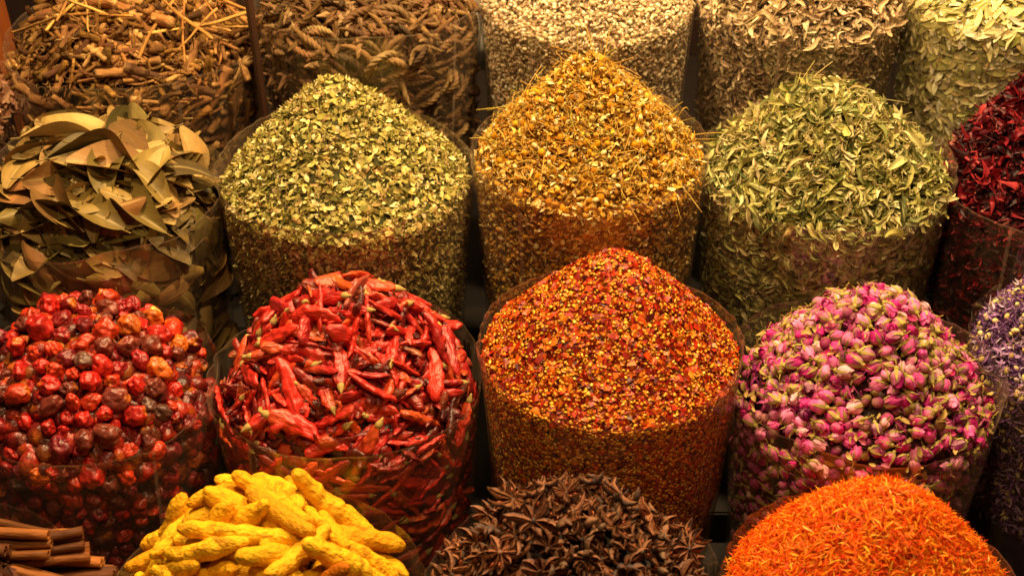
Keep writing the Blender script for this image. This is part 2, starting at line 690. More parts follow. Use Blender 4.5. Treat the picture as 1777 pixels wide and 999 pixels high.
def blob(rx, ry, rz, sub=1, rough=0.2, seed=0):
    V, F = ico(sub)
    V = V * (1 + rough * sn(V, 2.2, seed % 30))[:, None] * np.array([rx, ry, rz])
    return V, F, tint(V)


def flake(r, seed):
    """thin irregular chip with a bend, and a real if small thickness"""
    g = np.random.default_rng(seed)
    k = int(g.integers(4, 7))
    th = np.sort(g.uniform(0, 6.28, k)) * 0.4 + np.arange(k) / k * 6.28 * 0.6
    rr = r * g.uniform(0.65, 1.2, k)
    x, y = rr * np.cos(th) * 1.2, rr * np.sin(th) * 0.8
    z = g.normal() * 0.35 * (x * x) / r + g.normal() * 0.2 * y
    V = np.concatenate([np.stack([x, y, z], -1), [[0, 0, r * 0.14 * g.normal()]]])
    F = np.array([(i, (i + 1) % k, k, -1) for i in range(k)])
    return V, F, tint(V)


def bent_tube(L, r0, r1, bend, seg, n, seed, rough=0.0, ends=0.8, cap=0.25):
    g = np.random.default_rng(seed)
    u = np.linspace(0, 1, n)
    x = (u - 0.5) * L
    y = bend * L * ((u - 0.5) ** 2 * g.normal() + 0.12 * np.sin(u * 7 + g.uniform(0, 6)) * g.normal())
    z = bend * L * ((u - 0.5) ** 2 * g.normal() * 0.6 + 0.08 * np.sin(u * 6 + g.uniform(0, 6)) * g.normal())
    rad = r0 + (r1 - r0) * u
    rad = rad * (1 + rough * g.normal(size=n))
    rad[0] *= ends
    rad[-1] *= ends
    return tube(np.stack([x, y, z], -1), rad, seg, None, cap)


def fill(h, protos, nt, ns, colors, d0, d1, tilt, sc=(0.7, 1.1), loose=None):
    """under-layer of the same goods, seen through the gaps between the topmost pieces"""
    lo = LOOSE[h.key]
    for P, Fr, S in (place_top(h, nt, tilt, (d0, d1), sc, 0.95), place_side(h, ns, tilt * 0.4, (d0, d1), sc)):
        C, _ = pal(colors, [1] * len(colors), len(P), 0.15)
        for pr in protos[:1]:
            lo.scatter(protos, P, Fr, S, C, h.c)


# ------------------------------------------------------------------ core of a heap: what lies under the outermost pieces, coloured dark for shade in the gaps
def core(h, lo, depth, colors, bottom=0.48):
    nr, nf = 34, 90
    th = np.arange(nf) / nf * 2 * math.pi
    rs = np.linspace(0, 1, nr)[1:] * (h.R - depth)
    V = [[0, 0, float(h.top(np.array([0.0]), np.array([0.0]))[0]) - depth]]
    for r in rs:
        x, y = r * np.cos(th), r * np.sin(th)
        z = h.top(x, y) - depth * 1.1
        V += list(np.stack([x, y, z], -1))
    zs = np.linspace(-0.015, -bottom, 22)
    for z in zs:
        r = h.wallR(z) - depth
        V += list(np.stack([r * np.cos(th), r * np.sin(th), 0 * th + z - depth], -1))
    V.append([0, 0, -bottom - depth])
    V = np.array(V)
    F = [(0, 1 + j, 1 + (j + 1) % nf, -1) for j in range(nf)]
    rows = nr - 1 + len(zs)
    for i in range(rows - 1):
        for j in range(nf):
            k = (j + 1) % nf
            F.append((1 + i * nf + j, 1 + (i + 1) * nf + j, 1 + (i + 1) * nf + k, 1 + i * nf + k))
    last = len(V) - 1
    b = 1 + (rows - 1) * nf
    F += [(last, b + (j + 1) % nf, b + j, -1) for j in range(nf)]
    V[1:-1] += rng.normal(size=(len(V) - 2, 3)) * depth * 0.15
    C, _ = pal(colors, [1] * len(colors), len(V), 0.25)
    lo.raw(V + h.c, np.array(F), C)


def film(h, rise=0.032, flare=0.004, seed=0, lean=0.0, bottom=0.50, wave=0.006):
    """the clear bag: one thin wrinkled cylinder open at the top, with a doubled hem and a heat-sealed seam"""
    g = np.random.default_rng(500 + seed)
    nf = 200
    th = np.arange(nf) / nf * 2 * math.pi
    ph = g.uniform(0, 6.28, 6)
    rim = rise + wave * (np.sin(2 * th + ph[0]) + 0.6 * np.sin(3 * th + ph[1]) + 0.35 * np.sin(7 * th + ph[2]))
    ts = np.concatenate([np.linspace(1, 0, 7), -np.linspace(0, 1, 26)[1:]])
    cx = np.stack([np.cos(th), np.sin(th), 0 * th], -1)
    rows = []
    for t in ts:
        z = rim * t if t >= 0 else np.full(nf, t * bottom)
        r = h.wallR(z) + 0.0025 + np.clip(t, 0, 1) * flare * (0.6 + 0.5 * np.sin(2 * th + ph[3]))
        P = cx * r[:, None]
        P[:, 2] = z
        Q = cx * np.array([1, 1, 0]) + np.array([0, 0, 1]) * (z[:, None] * 1.2)
        wr = 0.0030 * sn(Q, 11, seed % 30) + 0.0022 * sn(Q, 30, (seed + 3) % 30)
        amp = 1.6 if t > 0 else 1.0
        P[:, :2] += cx[:, :2] * (np.abs(wr) * amp)[:, None]
        rows.append(P)
    V = np.concatenate(rows)
    F = []
    for i in range(len(ts) - 1):
        for j in range(nf):
            k = (j + 1) % nf
            F.append((i * nf + j, (i + 1) * nf + j, (i + 1) * nf + k, i * nf + k))
    me = mk_mesh('plastic_sack', V, np.array(F), mat=FILM)
    o = link('plastic_sack', me, label='clear plastic sack wrapped round the heap of ' + SACKS[h.key]['th'], category='sack',
             group='clear plastic spice sacks')
    o.location = h.c
    # hem: narrow doubled strip along the rim
    top = rows[0]
    hem = np.concatenate([top + cx * 0.0012 + [0, 0, 0.0006], top + cx * 0.0012 - [0, 0, 0.0028]])
    HF = np.array([(j, nf + j, nf + (j + 1) % nf, (j + 1) % nf) for j in range(nf)])
    link('hem', mk_mesh('hem', hem, HF, mat=HEM), o)
    # seam: a narrow doubled strip down one side
    j0 = int(nf * g.uniform(0.62, 0.9))
    w = 1
    SV, SF = [], []
    for i, P in enumerate(rows):
        for q in range(w + 1):
            SV.append(P[(j0 + q) % nf] + cx[(j0 + q) % nf] * 0.0014)
    for i in range(len(rows) - 1):
        for q in range(w):
            a = i * (w + 1) + q
            SF.append((a, a + w + 1, a + w + 2, a + 1))
    link('seam', mk_mesh('seam', np.array(SV), np.array(SF), mat=HEM), o)
    return o


for i, k in enumerate(SACKS):
    HEAPS[k] = Heap(k, i)
    LOOSE[k] = Loose()
MAT = {}

# ================================================================== setting
wood_dark = wood_mat('dark_wood', lin('#0c0604'), lin('#180d07'))
wood_post = wood_mat('red_brown_wood', lin('#6e3412'), lin('#9a5220'), 0.45)


def box(name, lo_, hi_, mat, parent=None, **props):
    import bmesh
    bm = bmesh.new()
    bmesh.ops.create_cube(bm, size=1)
    lo_, hi_ = np.array(lo_, float), np.array(hi_, float)
    for v in bm.verts:
        v.co = (np.array(v.co[:]) + 0.5) * (hi_ - lo_) + lo_
    bmesh.ops.bevel(bm, geom=bm.edges[:], offset=min(0.004, (hi_ - lo_).min() * 0.2), segments=2, affect='EDGES')
    me = bpy.data.meshes.new(name)
    bm.to_mesh(me)
    bm.free()
    me.materials.append(mat)
    return link(name, me, parent, **props)


fl = wood_mat('dark_floor', lin('#1c130d'), lin('#2b1e15'), 0.8)
box('floor', (-4, -1, -0.1), (4, 5, 0), fl, kind='structure')
box('back_wall', (-4, 4.6, 0.0), (4, 4.7, 3.6), wood_mat('dark_wall', lin('#22100a'), lin('#341a0e'), 0.8), kind='structure')
st = bpy.data.objects.new('display_stand', None)
COL.objects.link(st)
st['label'] = 'dark wooden stepped stand under the rows of spice sacks'
st['category'] = 'stand'
for a, b, z in ((1.30, 1.74, 0.16), (1.742, 2.14, 0.22), (2.142, 2.58, 0.29), (2.582, 3.12, 0.39)):
    s_ = box('step', (-1.7, a, 0.002), (1.7, b, z), wood_dark, st)
# hidden steps carry sacks: their foot heights are where the sacks' bottoms end

# ================================================================== contents
D = {}
# ---- chilli flakes
h, lo = HEAPS['flakes'], LOOSE['flakes']
h.lump = 0.003
MAT['flakes'] = mats('chilli_flakes', rough=0.42, spec=0.45, mott=0.25, mscale=200, bump=0.15, bscale=900, trans=0.12)
core(h, lo, 0.006, ['#5a1006', '#7a2408', '#40100a'])
fl_p = [flake(0.0058, s) for s in range(14)]
def seed_disc(s):
    """flat round pepper seed with a thin edge: 16 triangles"""
    g = np.random.default_rng(s)
    t = np.arange(6) / 6 * 2 * math.pi
    ring = np.stack([0.0036 * np.cos(t), 0.0027 * np.sin(t), 0 * t], -1) * g.uniform(0.85, 1.1, (6, 1))
    V = np.concatenate([ring, [[0, 0, 0.0007], [0, 0, -0.0005]]])
    F = np.array([(i, (i + 1) % 6, 6, -1) for i in range(6)] + [((i + 1) % 6, i, 7, -1) for i in range(6)])
    return V, F, tint(V)


seed_p = [seed_disc(s) for s in range(4)]
red = ['#a8280c', '#84180a', '#c8500e', '#54100a', '#cc6c18', '#dc8420']
for P, Fr, S in (place_top(h, 15500, 0.34, (-0.001, 0.006), (0.45, 1.35)), place_side(h, 10500, 0.2, (0.0015, 0.006), (0.5, 1.15))):
    C, _ = pal(red, [26, 22, 20, 12, 14, 8], len(P))
    lo.scatter(fl_p, P, Fr, S, C, h.c)
for P, Fr, S in (place_top(h, 9000, 0.4, (-0.002, 0.004), (0.6, 1.3)), place_side(h, 9500, 0.12, (0.0004, 0.003), (0.7, 1.3))):
    C, _ = pal(['#e89c20', '#f0b434', '#d88418', '#f4cc60'], [4, 4, 3, 1], len(P))
    lo.scatter(seed_p, P, Fr, S, C, h.c)

# ---- pale green herb flakes (thyme row)
h, lo = HEAPS['thyme'], LOOSE['thyme']
MAT['thyme'] = mats('green_herb', rough=0.7, spec=0.2, mott=0.2, mscale=150, bump=0.2, bscale=700, trans=0.15)
core(h, lo, 0.007, ['#4a4a20', '#38391a', '#5a5628'])
th_p = [leaf_shape(0.0155, 0.0100, curl=g[0], fold=g[1], nu=3, nv=2, point=0.6, twist=g[2], seed=q, wob=0.0006) for q, g in
        enumerate(np.random.default_rng(3).normal(size=(10, 3)) * [0.9, 0.6, 0.9])]
stem_p = [bent_tube(0.022, 0.0005, 0.0004, 0.5, 3, 5, s) + (None,) for s in range(4)]
stem_p = [(a, b, tint(a)) for a, b, _ in stem_p]
gcol = ['#ccbe74', '#b0a252', '#8c8440', '#e2d49a', '#665f28', '#b4965c']
for P, Fr, S in (place_top(h, 7800, 0.45, (-0.002, 0.008), (0.45, 1.15)), place_side(h, 5600, 0.22, (0.002, 0.007), (0.5, 1.05))):
    C, _ = pal(gcol, [28, 26, 18, 12, 10, 6], len(P))
    lo.scatter(th_p, P, Fr, S, C, h.c)
P, Fr, S = place_top(h, 260, 0.4, (-0.004, 0.001), (0.6, 1.2))
C, _ = pal(['#b89a68', '#8c7044'], [1, 1], len(P))
lo.scatter(stem_p, P, Fr, S, C, h.c)

# ---- chamomile
h, lo = HEAPS['chamomile'], LOOSE['chamomile']
MAT['chamomile'] = mats('chamomile', rough=0.9, spec=0.08, mott=0.35, mscale=400, bump=0.9, bscale=1400, trans=0.1)
core(h, lo, 0.008, ['#7a5018', '#5c3c14', '#8c6420'])
bit_p = [curl_strip(0.0135, 0.0075, 1.1, 3, 2, s, 1.0) for s in range(10)] + [curl_strip(0.0075, 0.0060, 1.6, 2, 2, 40 + s, 0.9) for s in range(6)] + [blob(0.0050, 0.0040, 0.0036, 1, 0.5, s) for s in range(2)]
ccol = ['#e0ba64', '#d09e40', '#eed694', '#b07c2c', '#dcaa3c', '#906424', '#f2e0b0']
for P, Fr, S in (place_top(h, 8200, 0.8, (-0.005, 0.008), (0.5, 1.25)), place_side(h, 6600, 0.4, (0.002, 0.007), (0.55, 1.2))):
    C, _ = pal(ccol, [22, 22, 12, 14, 16, 8, 6], len(P))
    lo.scatter(bit_p, P, Fr, S, C, h.c)
stem_c = []
for s in range(8):
    a, b = bent_tube(0.055, 0.0012, 0.0009, 3.2, 4, 14, s)
    stem_c.append((a, b, tint(a)))
P, Fr, S = place_top(h, 620, 0.55, (-0.005, 0.003), (0.25, 0.8), 0.9)
C, _ = pal(['#dcb456', '#c89a3a', '#b8a848'], [2, 2, 1], len(P))
lo.scatter(stem_c, P, Fr, S, C, h.c)


def chamo(seed):
    V, F = ico(2)
    V = V * (1 + 0.13 * sn(V, 14, seed))[:, None]
    V[:, 2] *= 0.88
    hd = ('disc', V * 0.0058, F, tint(V, lin('#c8901c'), 0.0), 'chamomile', None)
    g = np.random.default_rng(seed)
    pet = []
    for q in range(int(g.integers(4, 8))):
        a = g.uniform(0, 6.28)
        LV, LF, LT = curl_strip(0.0085, 0.0032, 0.5, 3, 1, seed * 9 + q, 0.5)
        LV = LV + [0.0060, 0, 0]
        ca, sa = math.cos(a), math.sin(a)
        LV = np.stack([LV[:, 0] * ca - LV[:, 1] * sa, LV[:, 0] * sa + LV[:, 1] * ca, LV[:, 2] - 0.0035 - 0.4 * LV[:, 0] * 0.5], -1)
        pet.append((LV, LF, LT))
    V2, F2, T2 = cat(pet)
    return [hd, ('petals', V2, F2, T2, 'chamomile', '#e8cf96')]


ch_v = [chamo(s) for s in range(6)]
for (P, Fr, S), pl in ((place_top(h, 330, 0.6, (-0.003, 0.005), (0.5, 1.3)), 'top'), (place_side(h, 190, 0.3, (0.006, 0.008), (0.7, 1.1)), 'side')):
    C, k = pal(['#cc9018', '#dca428', '#b87c1c', '#9c6418'], [4, 4, 2, 1], len(P), 0.08)
    items('chamomile_head', h, ch_v, P, Fr, S, C, [['golden', 'bright yellow', 'amber', 'brownish orange'][q] for q in k], pl)

# ---- curled green leaves
h, lo = HEAPS['verbena'], LOOSE['verbena']
MAT['verbena'] = mats('dried_green_leaf', rough=0.65, spec=0.25, mott=0.22, mscale=160, bump=0.35, bscale=500, trans=0.14)
core(h, lo, 0.010, ['#3c4018', '#2c3014', '#4c4820'])
vl = []
for s in range(16):
    g = np.random.default_rng(70 + s)
    if s % 2:
        V, F, T = curl_strip(0.044, 0.0120, g.uniform(1.2, 2.2), 8, 4, 60 + s, 1.1)
    else:
        V, F, T = leaf_shape(0.046, 0.0135, curl=g.normal() * 0.6, fold=g.uniform(0.3, 1.3), twist=g.normal() * 2.0, nu=8, nv=4, point=0.8,
                             wob=0.0028, seed=s, vein=lin('#e0d490'))
    vl.append(('leaf', V, F, T, 'verbena', None))
vcol = ['#aaa45a', '#c2ba7c', '#848648', '#d8ce9a', '#5e6434', '#b09c68']
for (P, Fr, S), pl, in ((place_top(h, 1500, 0.85, (-0.011, 0.008), (0.4, 1.15)), 'top'), (place_side(h, 420, 0.12, (0.003, 0.007), (0.5, 1.0)), 'side')):
    C, k = pal(vcol, [26, 24, 20, 12, 12, 6], len(P))
    S3 = np.stack([S, S * rng.uniform(0.7, 1.25, len(S)), S], -1)
    items('curled_leaf', h, [[v] for v in vl], P, Fr, S3, C, [['olive green', 'sage green', 'deep green', 'pale straw-green', 'dark green', 'tan'][q] for q in k], pl)
small = [curl_strip(0.024, 0.0085, 0.8 + 0.1 * q, 3, 2, 60 + q, 1.1) for q in range(6)]
small += [leaf_shape(0.024, 0.0090, curl=0.5 * (q - 2), fold=0.6, twist=1.2 * (q - 2), nu=4, nv=2, seed=q, wob=0.001) for q in range(5)]
for P, Fr, S in (place_top(h, 5200, 0.7, (-0.003, 0.010), (0.5, 1.3)), place_side(h, 4600, 0.2, (0.002, 0.008), (0.5, 1.4))):
    C, _ = pal(vcol, [26, 24, 20, 12, 12, 6], len(P))
    lo.scatter(small, P, Fr, S, C, h.c)
P, Fr, S = place_top(h, 170, 0.4, (-0.009, 0.0), (0.4, 0.8), 0.75)
C, _ = pal(['#b8a468', '#a08c50'], [1, 1], len(P))
lo.scatter(stem_c, P, Fr, S, C, h.c)

# ---- hibiscus
h, lo = HEAPS['hibiscus'], LOOSE['hibiscus']
MAT['hibiscus'] = mats('hibiscus', rough=0.5, spec=0.35, mott=0.35, mscale=130, bump=0.4, bscale=450, trans=0.1)
core(h, lo, 0.010, ['#2c060a', '#1e0608', '#3c0a0e'])
hb = [[('petal', *curl_strip(0.036, 0.022, 1.5, 9, 4, 200 + s, 2.4), 'hibiscus', None)] for s in range(16)]
hcol = ['#6c101c', '#8c1c26', '#460c16', '#2c0c12', '#a03438', '#9c5c50']
for (P, Fr, S), pl, in ((place_top(h, 900, 0.8, (-0.008, 0.010), (0.6, 1.15)), 'top'), (place_side(h, 420, 0.2, (0.003, 0.010), (0.6, 1.1)), 'side')):
    C, k = pal(hcol, [24, 16, 24, 18, 8, 4], len(P))
    items('hibiscus_petal', h, hb, P, Fr, S, C, [['crimson', 'bright red', 'maroon', 'near-black', 'scarlet', 'faded brown'][q] for q in k], pl)
hs = [curl_strip(0.026, 0.0135, 1.3, 4, 2, 200 + q, 1.4) for q in range(9)]
for P, Fr, S in (place_top(h, 3800, 0.8, (0.0, 0.012), (0.8, 1.6)), place_side(h, 3600, 0.3, (0.003, 0.010), (0.6, 1.3))):
    C, _ = pal(hcol, [24, 12, 24, 24, 4, 3], len(P))
    lo.scatter(hs, P, Fr, S, C, h.c)

# ---- safflower threads
h, lo = HEAPS['safflower'], LOOSE['safflower']
MAT['safflower'] = mats('safflower', rough=0.55, spec=0.25, mott=0.2, mscale=200, bump=0.0, trans=0.25)
core(h, lo, 0.008, ['#c84408', '#d85810', '#a83406'])
sf = [curl_strip(0.021, 0.0022, 0.6, 4, 1, 300 + s, 1.0) for s in range(14)]
for P, Fr, S in (place_top(h, 25000, 0.42, (-0.005, 0.007), (0.5, 1.25)), place_side(h, 2600, 0.2, (0.002, 0.006), (0.5, 1.1), 0.08)):
    C, _ = pal(['#f87410', '#fc9418', '#ec5408', '#ffb830', '#d43a08', '#fcd060'], [34, 26, 24, 6, 10, 1.5], len(P), 0.08)
    lo.scatter(sf, P, Fr, S, C, h.c)

# ---- cornflower
h, lo = HEAPS['cornflower'], LOOSE['cornflower']
MAT['cornflower'] = mats('cornflower', rough=0.65, spec=0.2, mott=0.2, mscale=200, bump=0.2, bscale=700, trans=0.15)
core(h, lo, 0.010, ['#2a1a3c', '#3c2848', '#3c2c20'])
cf = [curl_strip(0.022, 0.0055, 1.1, 4, 2, 400 + s, 1.6) for s in range(14)]
pc = ['#84588c', '#a07cac', '#663c74', '#bca6c0', '#482a54', '#c4aa78']
for P, Fr, S in (place_top(h, 6500, 0.9, (-0.006, 0.008), (0.5, 1.2)), place_side(h, 5200, 0.4, (0.002, 0.008), (0.5, 1.2))):
    C, _ = pal(pc, [28, 22, 20, 10, 12, 10], len(P))
    lo.scatter(cf, P, Fr, S, C, h.c)
cb = []
for s in range(5):
    V, F, T = blob(0.0062, 0.0045, 0.0045, 2, 0.15, s)
    cb.append([('bud', V, F, T, 'cornflower', None)])
for (P, Fr, S), pl in ((place_top(h, 420, 1.0, (-0.005, 0.0), (0.7, 1.2)), 'top'), (place_side(h, 160, 1.0, (0.005, 0.006), (0.7, 1.1)), 'side')):
    C, k = pal(['#dcc890', '#c4b070', '#a8905c'], [3, 3, 2], len(P))
    items('flower_bud', h, cb, P, Fr, S, C, [['cream', 'straw', 'tan'][q] for q in k], pl)

# ---- cream florets (back row)
h, lo = HEAPS['florets'], LOOSE['florets']
MAT['florets'] = mats('cream_floret', rough=0.8, spec=0.12, mott=0.18, mscale=200, bump=0.4, bscale=900, trans=0.1)
core(h, lo, 0.008, ['#8c7658', '#6e5c44', '#a08a68'])
mf = [blob(0.0048, 0.0036, 0.0034, 1, 0.6, s) for s in range(8)] + [curl_strip(0.0125, 0.0070, 1.9, 4, 2, 500 + s, 1.0) for s in range(8)]
mc = ['#e6d2ac', '#d8c096', '#c4a67c', '#f0e2c4', '#a88a64']
for P, Fr, S in (place_top(h, 7500, 0.8, (-0.004, 0.009), (0.6, 1.3)), place_side(h, 7200, 0.5, (0.003, 0.008), (0.6, 1.2))):
    C, _ = pal(mc, [26, 24, 18, 14, 8], len(P))
    lo.scatter(mf, P, Fr, S, C, h.c)
P, Fr, S = place_top(h, 70, 0.4, (-0.004, 0.0), (0.3, 0.8), 0.8)
C, _ = pal(['#e0c896'], [1], len(P))
lo.scatter(stem_c, P, Fr, S, C, h.c)

# ---- grey-brown curled leaves (back row)
h, lo = HEAPS['sage'], LOOSE['sage']
MAT['sage'] = mats('grey_brown_leaf', rough=0.8, spec=0.12, mott=0.2, mscale=150, bump=0.4, bscale=500, trans=0.08)
core(h, lo, 0.010, ['#4a3a2a', '#3a2c20', '#5c4834'])
sg = [[('leaf', *curl_strip(0.037, 0.016, 1.5, 7, 4, 600 + s, 1.4), 'sage', None)] for s in range(14)]
sc = ['#c8b08c', '#ac9470', '#dccaa6', '#8c7254', '#bca47c']
for (P, Fr, S), pl in ((place_top(h, 760, 0.7, (-0.008, 0.010), (0.55, 1.2)), 'top'), (place_side(h, 330, 0.25, (0.004, 0.010), (0.5, 1.1)), 'side')):
    C, k = pal(sc, [24, 24, 18, 14, 18], len(P))
    items('shrivelled_leaf', h, sg, P, Fr, S, C, [['grey-tan', 'dull brown', 'pale beige', 'dark brown', 'khaki'][q] for q in k], pl)
ss = [curl_strip(0.019, 0.0085, 1.2, 3, 2, 600 + q, 1.3) for q in range(9)]
for P, Fr, S in (place_top(h, 2200, 0.7, (0.0, 0.010), (0.5, 1.2)), place_side(h, 3900, 0.3, (0.002, 0.009), (0.5, 1.4))):
    C, _ = pal(sc, [24, 24, 18, 14, 18], len(P))
    lo.scatter(ss, P, Fr, S, C, h.c)
P, Fr, S = place_top(h, 50, 0.4, (-0.006, 0.0), (0.4, 0.9), 0.75)
C, _ = pal(['#c8a878', '#8c6c48'], [1, 1], len(P))
tw = [(a * np.array([1, 2.2, 2.2]), b, c) for a, b, c in stem_c]
lo.scatter(tw, P, Fr, S, C, h.c)

# ---- pale flat leaflets (back row)
h, lo = HEAPS['senna'], LOOSE['senna']
MAT['senna'] = mats('pale_leaflet', rough=0.6, spec=0.25, mott=0.15, mscale=120, bump=0.2, bscale=500, trans=0.18)
core(h, lo, 0.010, ['#6c6a38', '#545228', '#807848'])
sl = []
for s in range(12):
    g = np.random.default_rng(90 + s)
    V, F, T = leaf_shape(0.044, 0.0145, curl=g.normal() * 0.2, fold=g.uniform(0, 0.35), twist=g.normal() * 0.5, nu=7, nv=4, point=0.75,
                         wob=0.0008, seed=s, vein=lin('#e8e0a8'))
    sl.append([('leaf', V, F, T, 'senna', None)])
sc = ['#d8d08c', '#e8dea4', '#bcb468', '#f2eac4', '#9c9850', '#ccb070']
for (P, Fr, S), pl in ((place_top(h, 620, 0.33, (-0.008, 0.008), (0.6, 1.1)), 'top'), (place_side(h, 300, 0.1, (0.003, 0.007), (0.6, 1.0)), 'side')):
    C, k = pal(sc, [24, 26, 18, 14, 10, 6], len(P))
    items('flat_leaflet', h, sl, P, Fr, S, C, [['pale green', 'cream-green', 'olive', 'cream', 'darker green', 'tan'][q] for q in k], pl)
ss = [leaf_shape(0.024, 0.0085, curl=0.12 * (q - 4), fold=0.2, nu=4, nv=2, point=0.75, seed=q) for q in range(9)]
for P, Fr, S in (place_top(h, 1800, 0.4, (0.0, 0.010), (0.6, 1.3)), place_side(h, 3200, 0.2, (0.002, 0.009), (0.6, 1.5))):
    C, _ = pal(sc, [24, 26, 18, 14, 10, 6], len(P))
    lo.scatter(ss, P, Fr, S, C, h.c)

# ---- pale peel in the half-seen sack behind the bay leaves
h, lo = HEAPS['peel'], LOOSE['peel']
MAT['peel'] = mats('pale_peel', rough=0.8, spec=0.15, mott=0.25, mscale=100, bump=0.4, bscale=400)
core(h, lo, 0.012, ['#8c5c44', '#744834', '#a07058'])
pe = [curl_strip(0.04, 0.02, 1.0, 5, 3, 700 + s, 1.0) for s in range(8)]
for P, Fr, S in (place_top(h, 900, 0.6, (-0.004, 0.012), (0.6, 1.2)), place_side(h, 900, 0.2, (0.003, 0.008), (0.5, 1.0))):
    C, _ = pal(['#b88868', '#a07050', '#cca080'], [1, 1, 1], len(P))
    lo.scatter(pe, P, Fr, S, C, h.c)

# ---- dried red fruits
h, lo = HEAPS['jujube'], LOOSE['jujube']
h.lump = 0.004
MAT['jujube'] = mats('dried_fruit_skin', rough=0.40, spec=0.45, mott=0.6, mscale=90, bump=0.75, bscale=115, bdist=0.004, coat=0.15,
                     dark=tuple(lin('#5a1c12')), dark_amt=0.4, dscale=45)
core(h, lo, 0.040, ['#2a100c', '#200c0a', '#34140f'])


def fruit(s, sub=4):
    g = np.random.default_rng(800 + s)
    V, F = ico(sub)
    P = V.copy()
    q1 = unit(g.normal(size=(int(g.integers(11, 17)), 3)))
    q2 = unit(g.normal(size=(30, 3)))
    Pw = unit(P + 0.10 * np.stack([sn(P, 5, s % 30), sn(P, 5, (s + 1) % 30), sn(P, 5, (s + 2) % 30)], -1))
    f1 = np.sqrt(((Pw[:, None] - q1[None]) ** 2).sum(2)).min(1)
    f2 = np.sqrt(((Pw[:, None] - q2[None] * [1, 1, 1.0]) ** 2).sum(2)).min(1)
    w = 0.10 * sn(P, 1.9, (s + 7) % 30) - 0.30 * np.clip(1 - f1 / 0.66, 0, 1) - 0.18 * np.clip(1 - f2 / 0.44, 0, 1) + 0.03 * np.abs(sn(P, 18, s % 30))
    w -= 0.15 * np.exp(-((1 - P[:, 2]) / 0.05))
    V = V * (1 + w)[:, None] * np.array([g.uniform(0.88, 1.08), g.uniform(0.72, 1.0), g.uniform(0.8, 1.3)])
    T = tint(V, lin('#e88420'), 0.0)
    if s % 3 != 2:
        T[:, 3] = 0.75 * np.clip((P[:, 2] - 0.80) / 0.16, 0, 1) * np.clip(0.7 + 0.6 * sn(P, 9, s), 0, 1)
    return [('fruit', V * 0.0205, F, T, 'jujube', None)]


jv = [fruit(s) for s in range(14)]
jl = [fruit(s, 2) for s in range(14)]
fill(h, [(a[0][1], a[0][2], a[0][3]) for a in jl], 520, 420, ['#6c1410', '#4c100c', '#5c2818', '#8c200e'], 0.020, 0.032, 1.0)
jc = ['#b01c14', '#c03414', '#8c1418', '#703024', '#583830', '#cc601c', '#701820', '#e8b050']
jw = ['red', 'orange-red', 'deep crimson', 'brown', 'dark brown', 'orange', 'maroon', 'pale yellow']
n = 270
r = 0.0195 * rng.uniform(0.62, 1.12, n)
for (nn_, mode) in ((300, 'top'), (230, 'side')):
    r = 0.0195 * np.clip(rng.normal(0.80, 0.16, nn_), 0.5, 1.25)
    P, Fr = pack(h, nn_, r * 0.0 + 0.0001, r, mode, iters=44, floor=1.6, k=1, squash=0.93)
    x = P[:, 0] / h.R
    C, k = pal(jc, [24, 18, 18, 14, 10, 6, 12, 1.2], nn_)
    # shrivelled brown ones gather low in the middle of the heap
    F2 = rand_rot(nn_)
    items('dried_fruit', h, jv, P, F2, r / 0.0195, C,
          [('large ' if r[q] > 0.0195 else 'small ' if r[q] < 0.0145 else '') + jw[k[q]] for q in range(nn_)], mode, jl)

# ---- whole red chillies
h, lo = HEAPS['chilli'], LOOSE['chilli']
h.lump = 0.006
MAT['chilli'] = mats('chilli_skin', rough=0.45, spec=0.6, mott=0.45, mscale=80, bump=1.0, bscale=150, bdist=0.0045, stretch=(0.45, 1, 1), coat=0.14,
                     dark=tuple(lin('#6c1c10')), dark_amt=0.4, dscale=50)
MAT['calyx'] = mats('chilli_calyx', rough=0.75, spec=0.2, mott=0.25, mscale=200, bump=0.5, bscale=500)
core(h, lo, 0.032, ['#2c0c08', '#240a08', '#381008'])


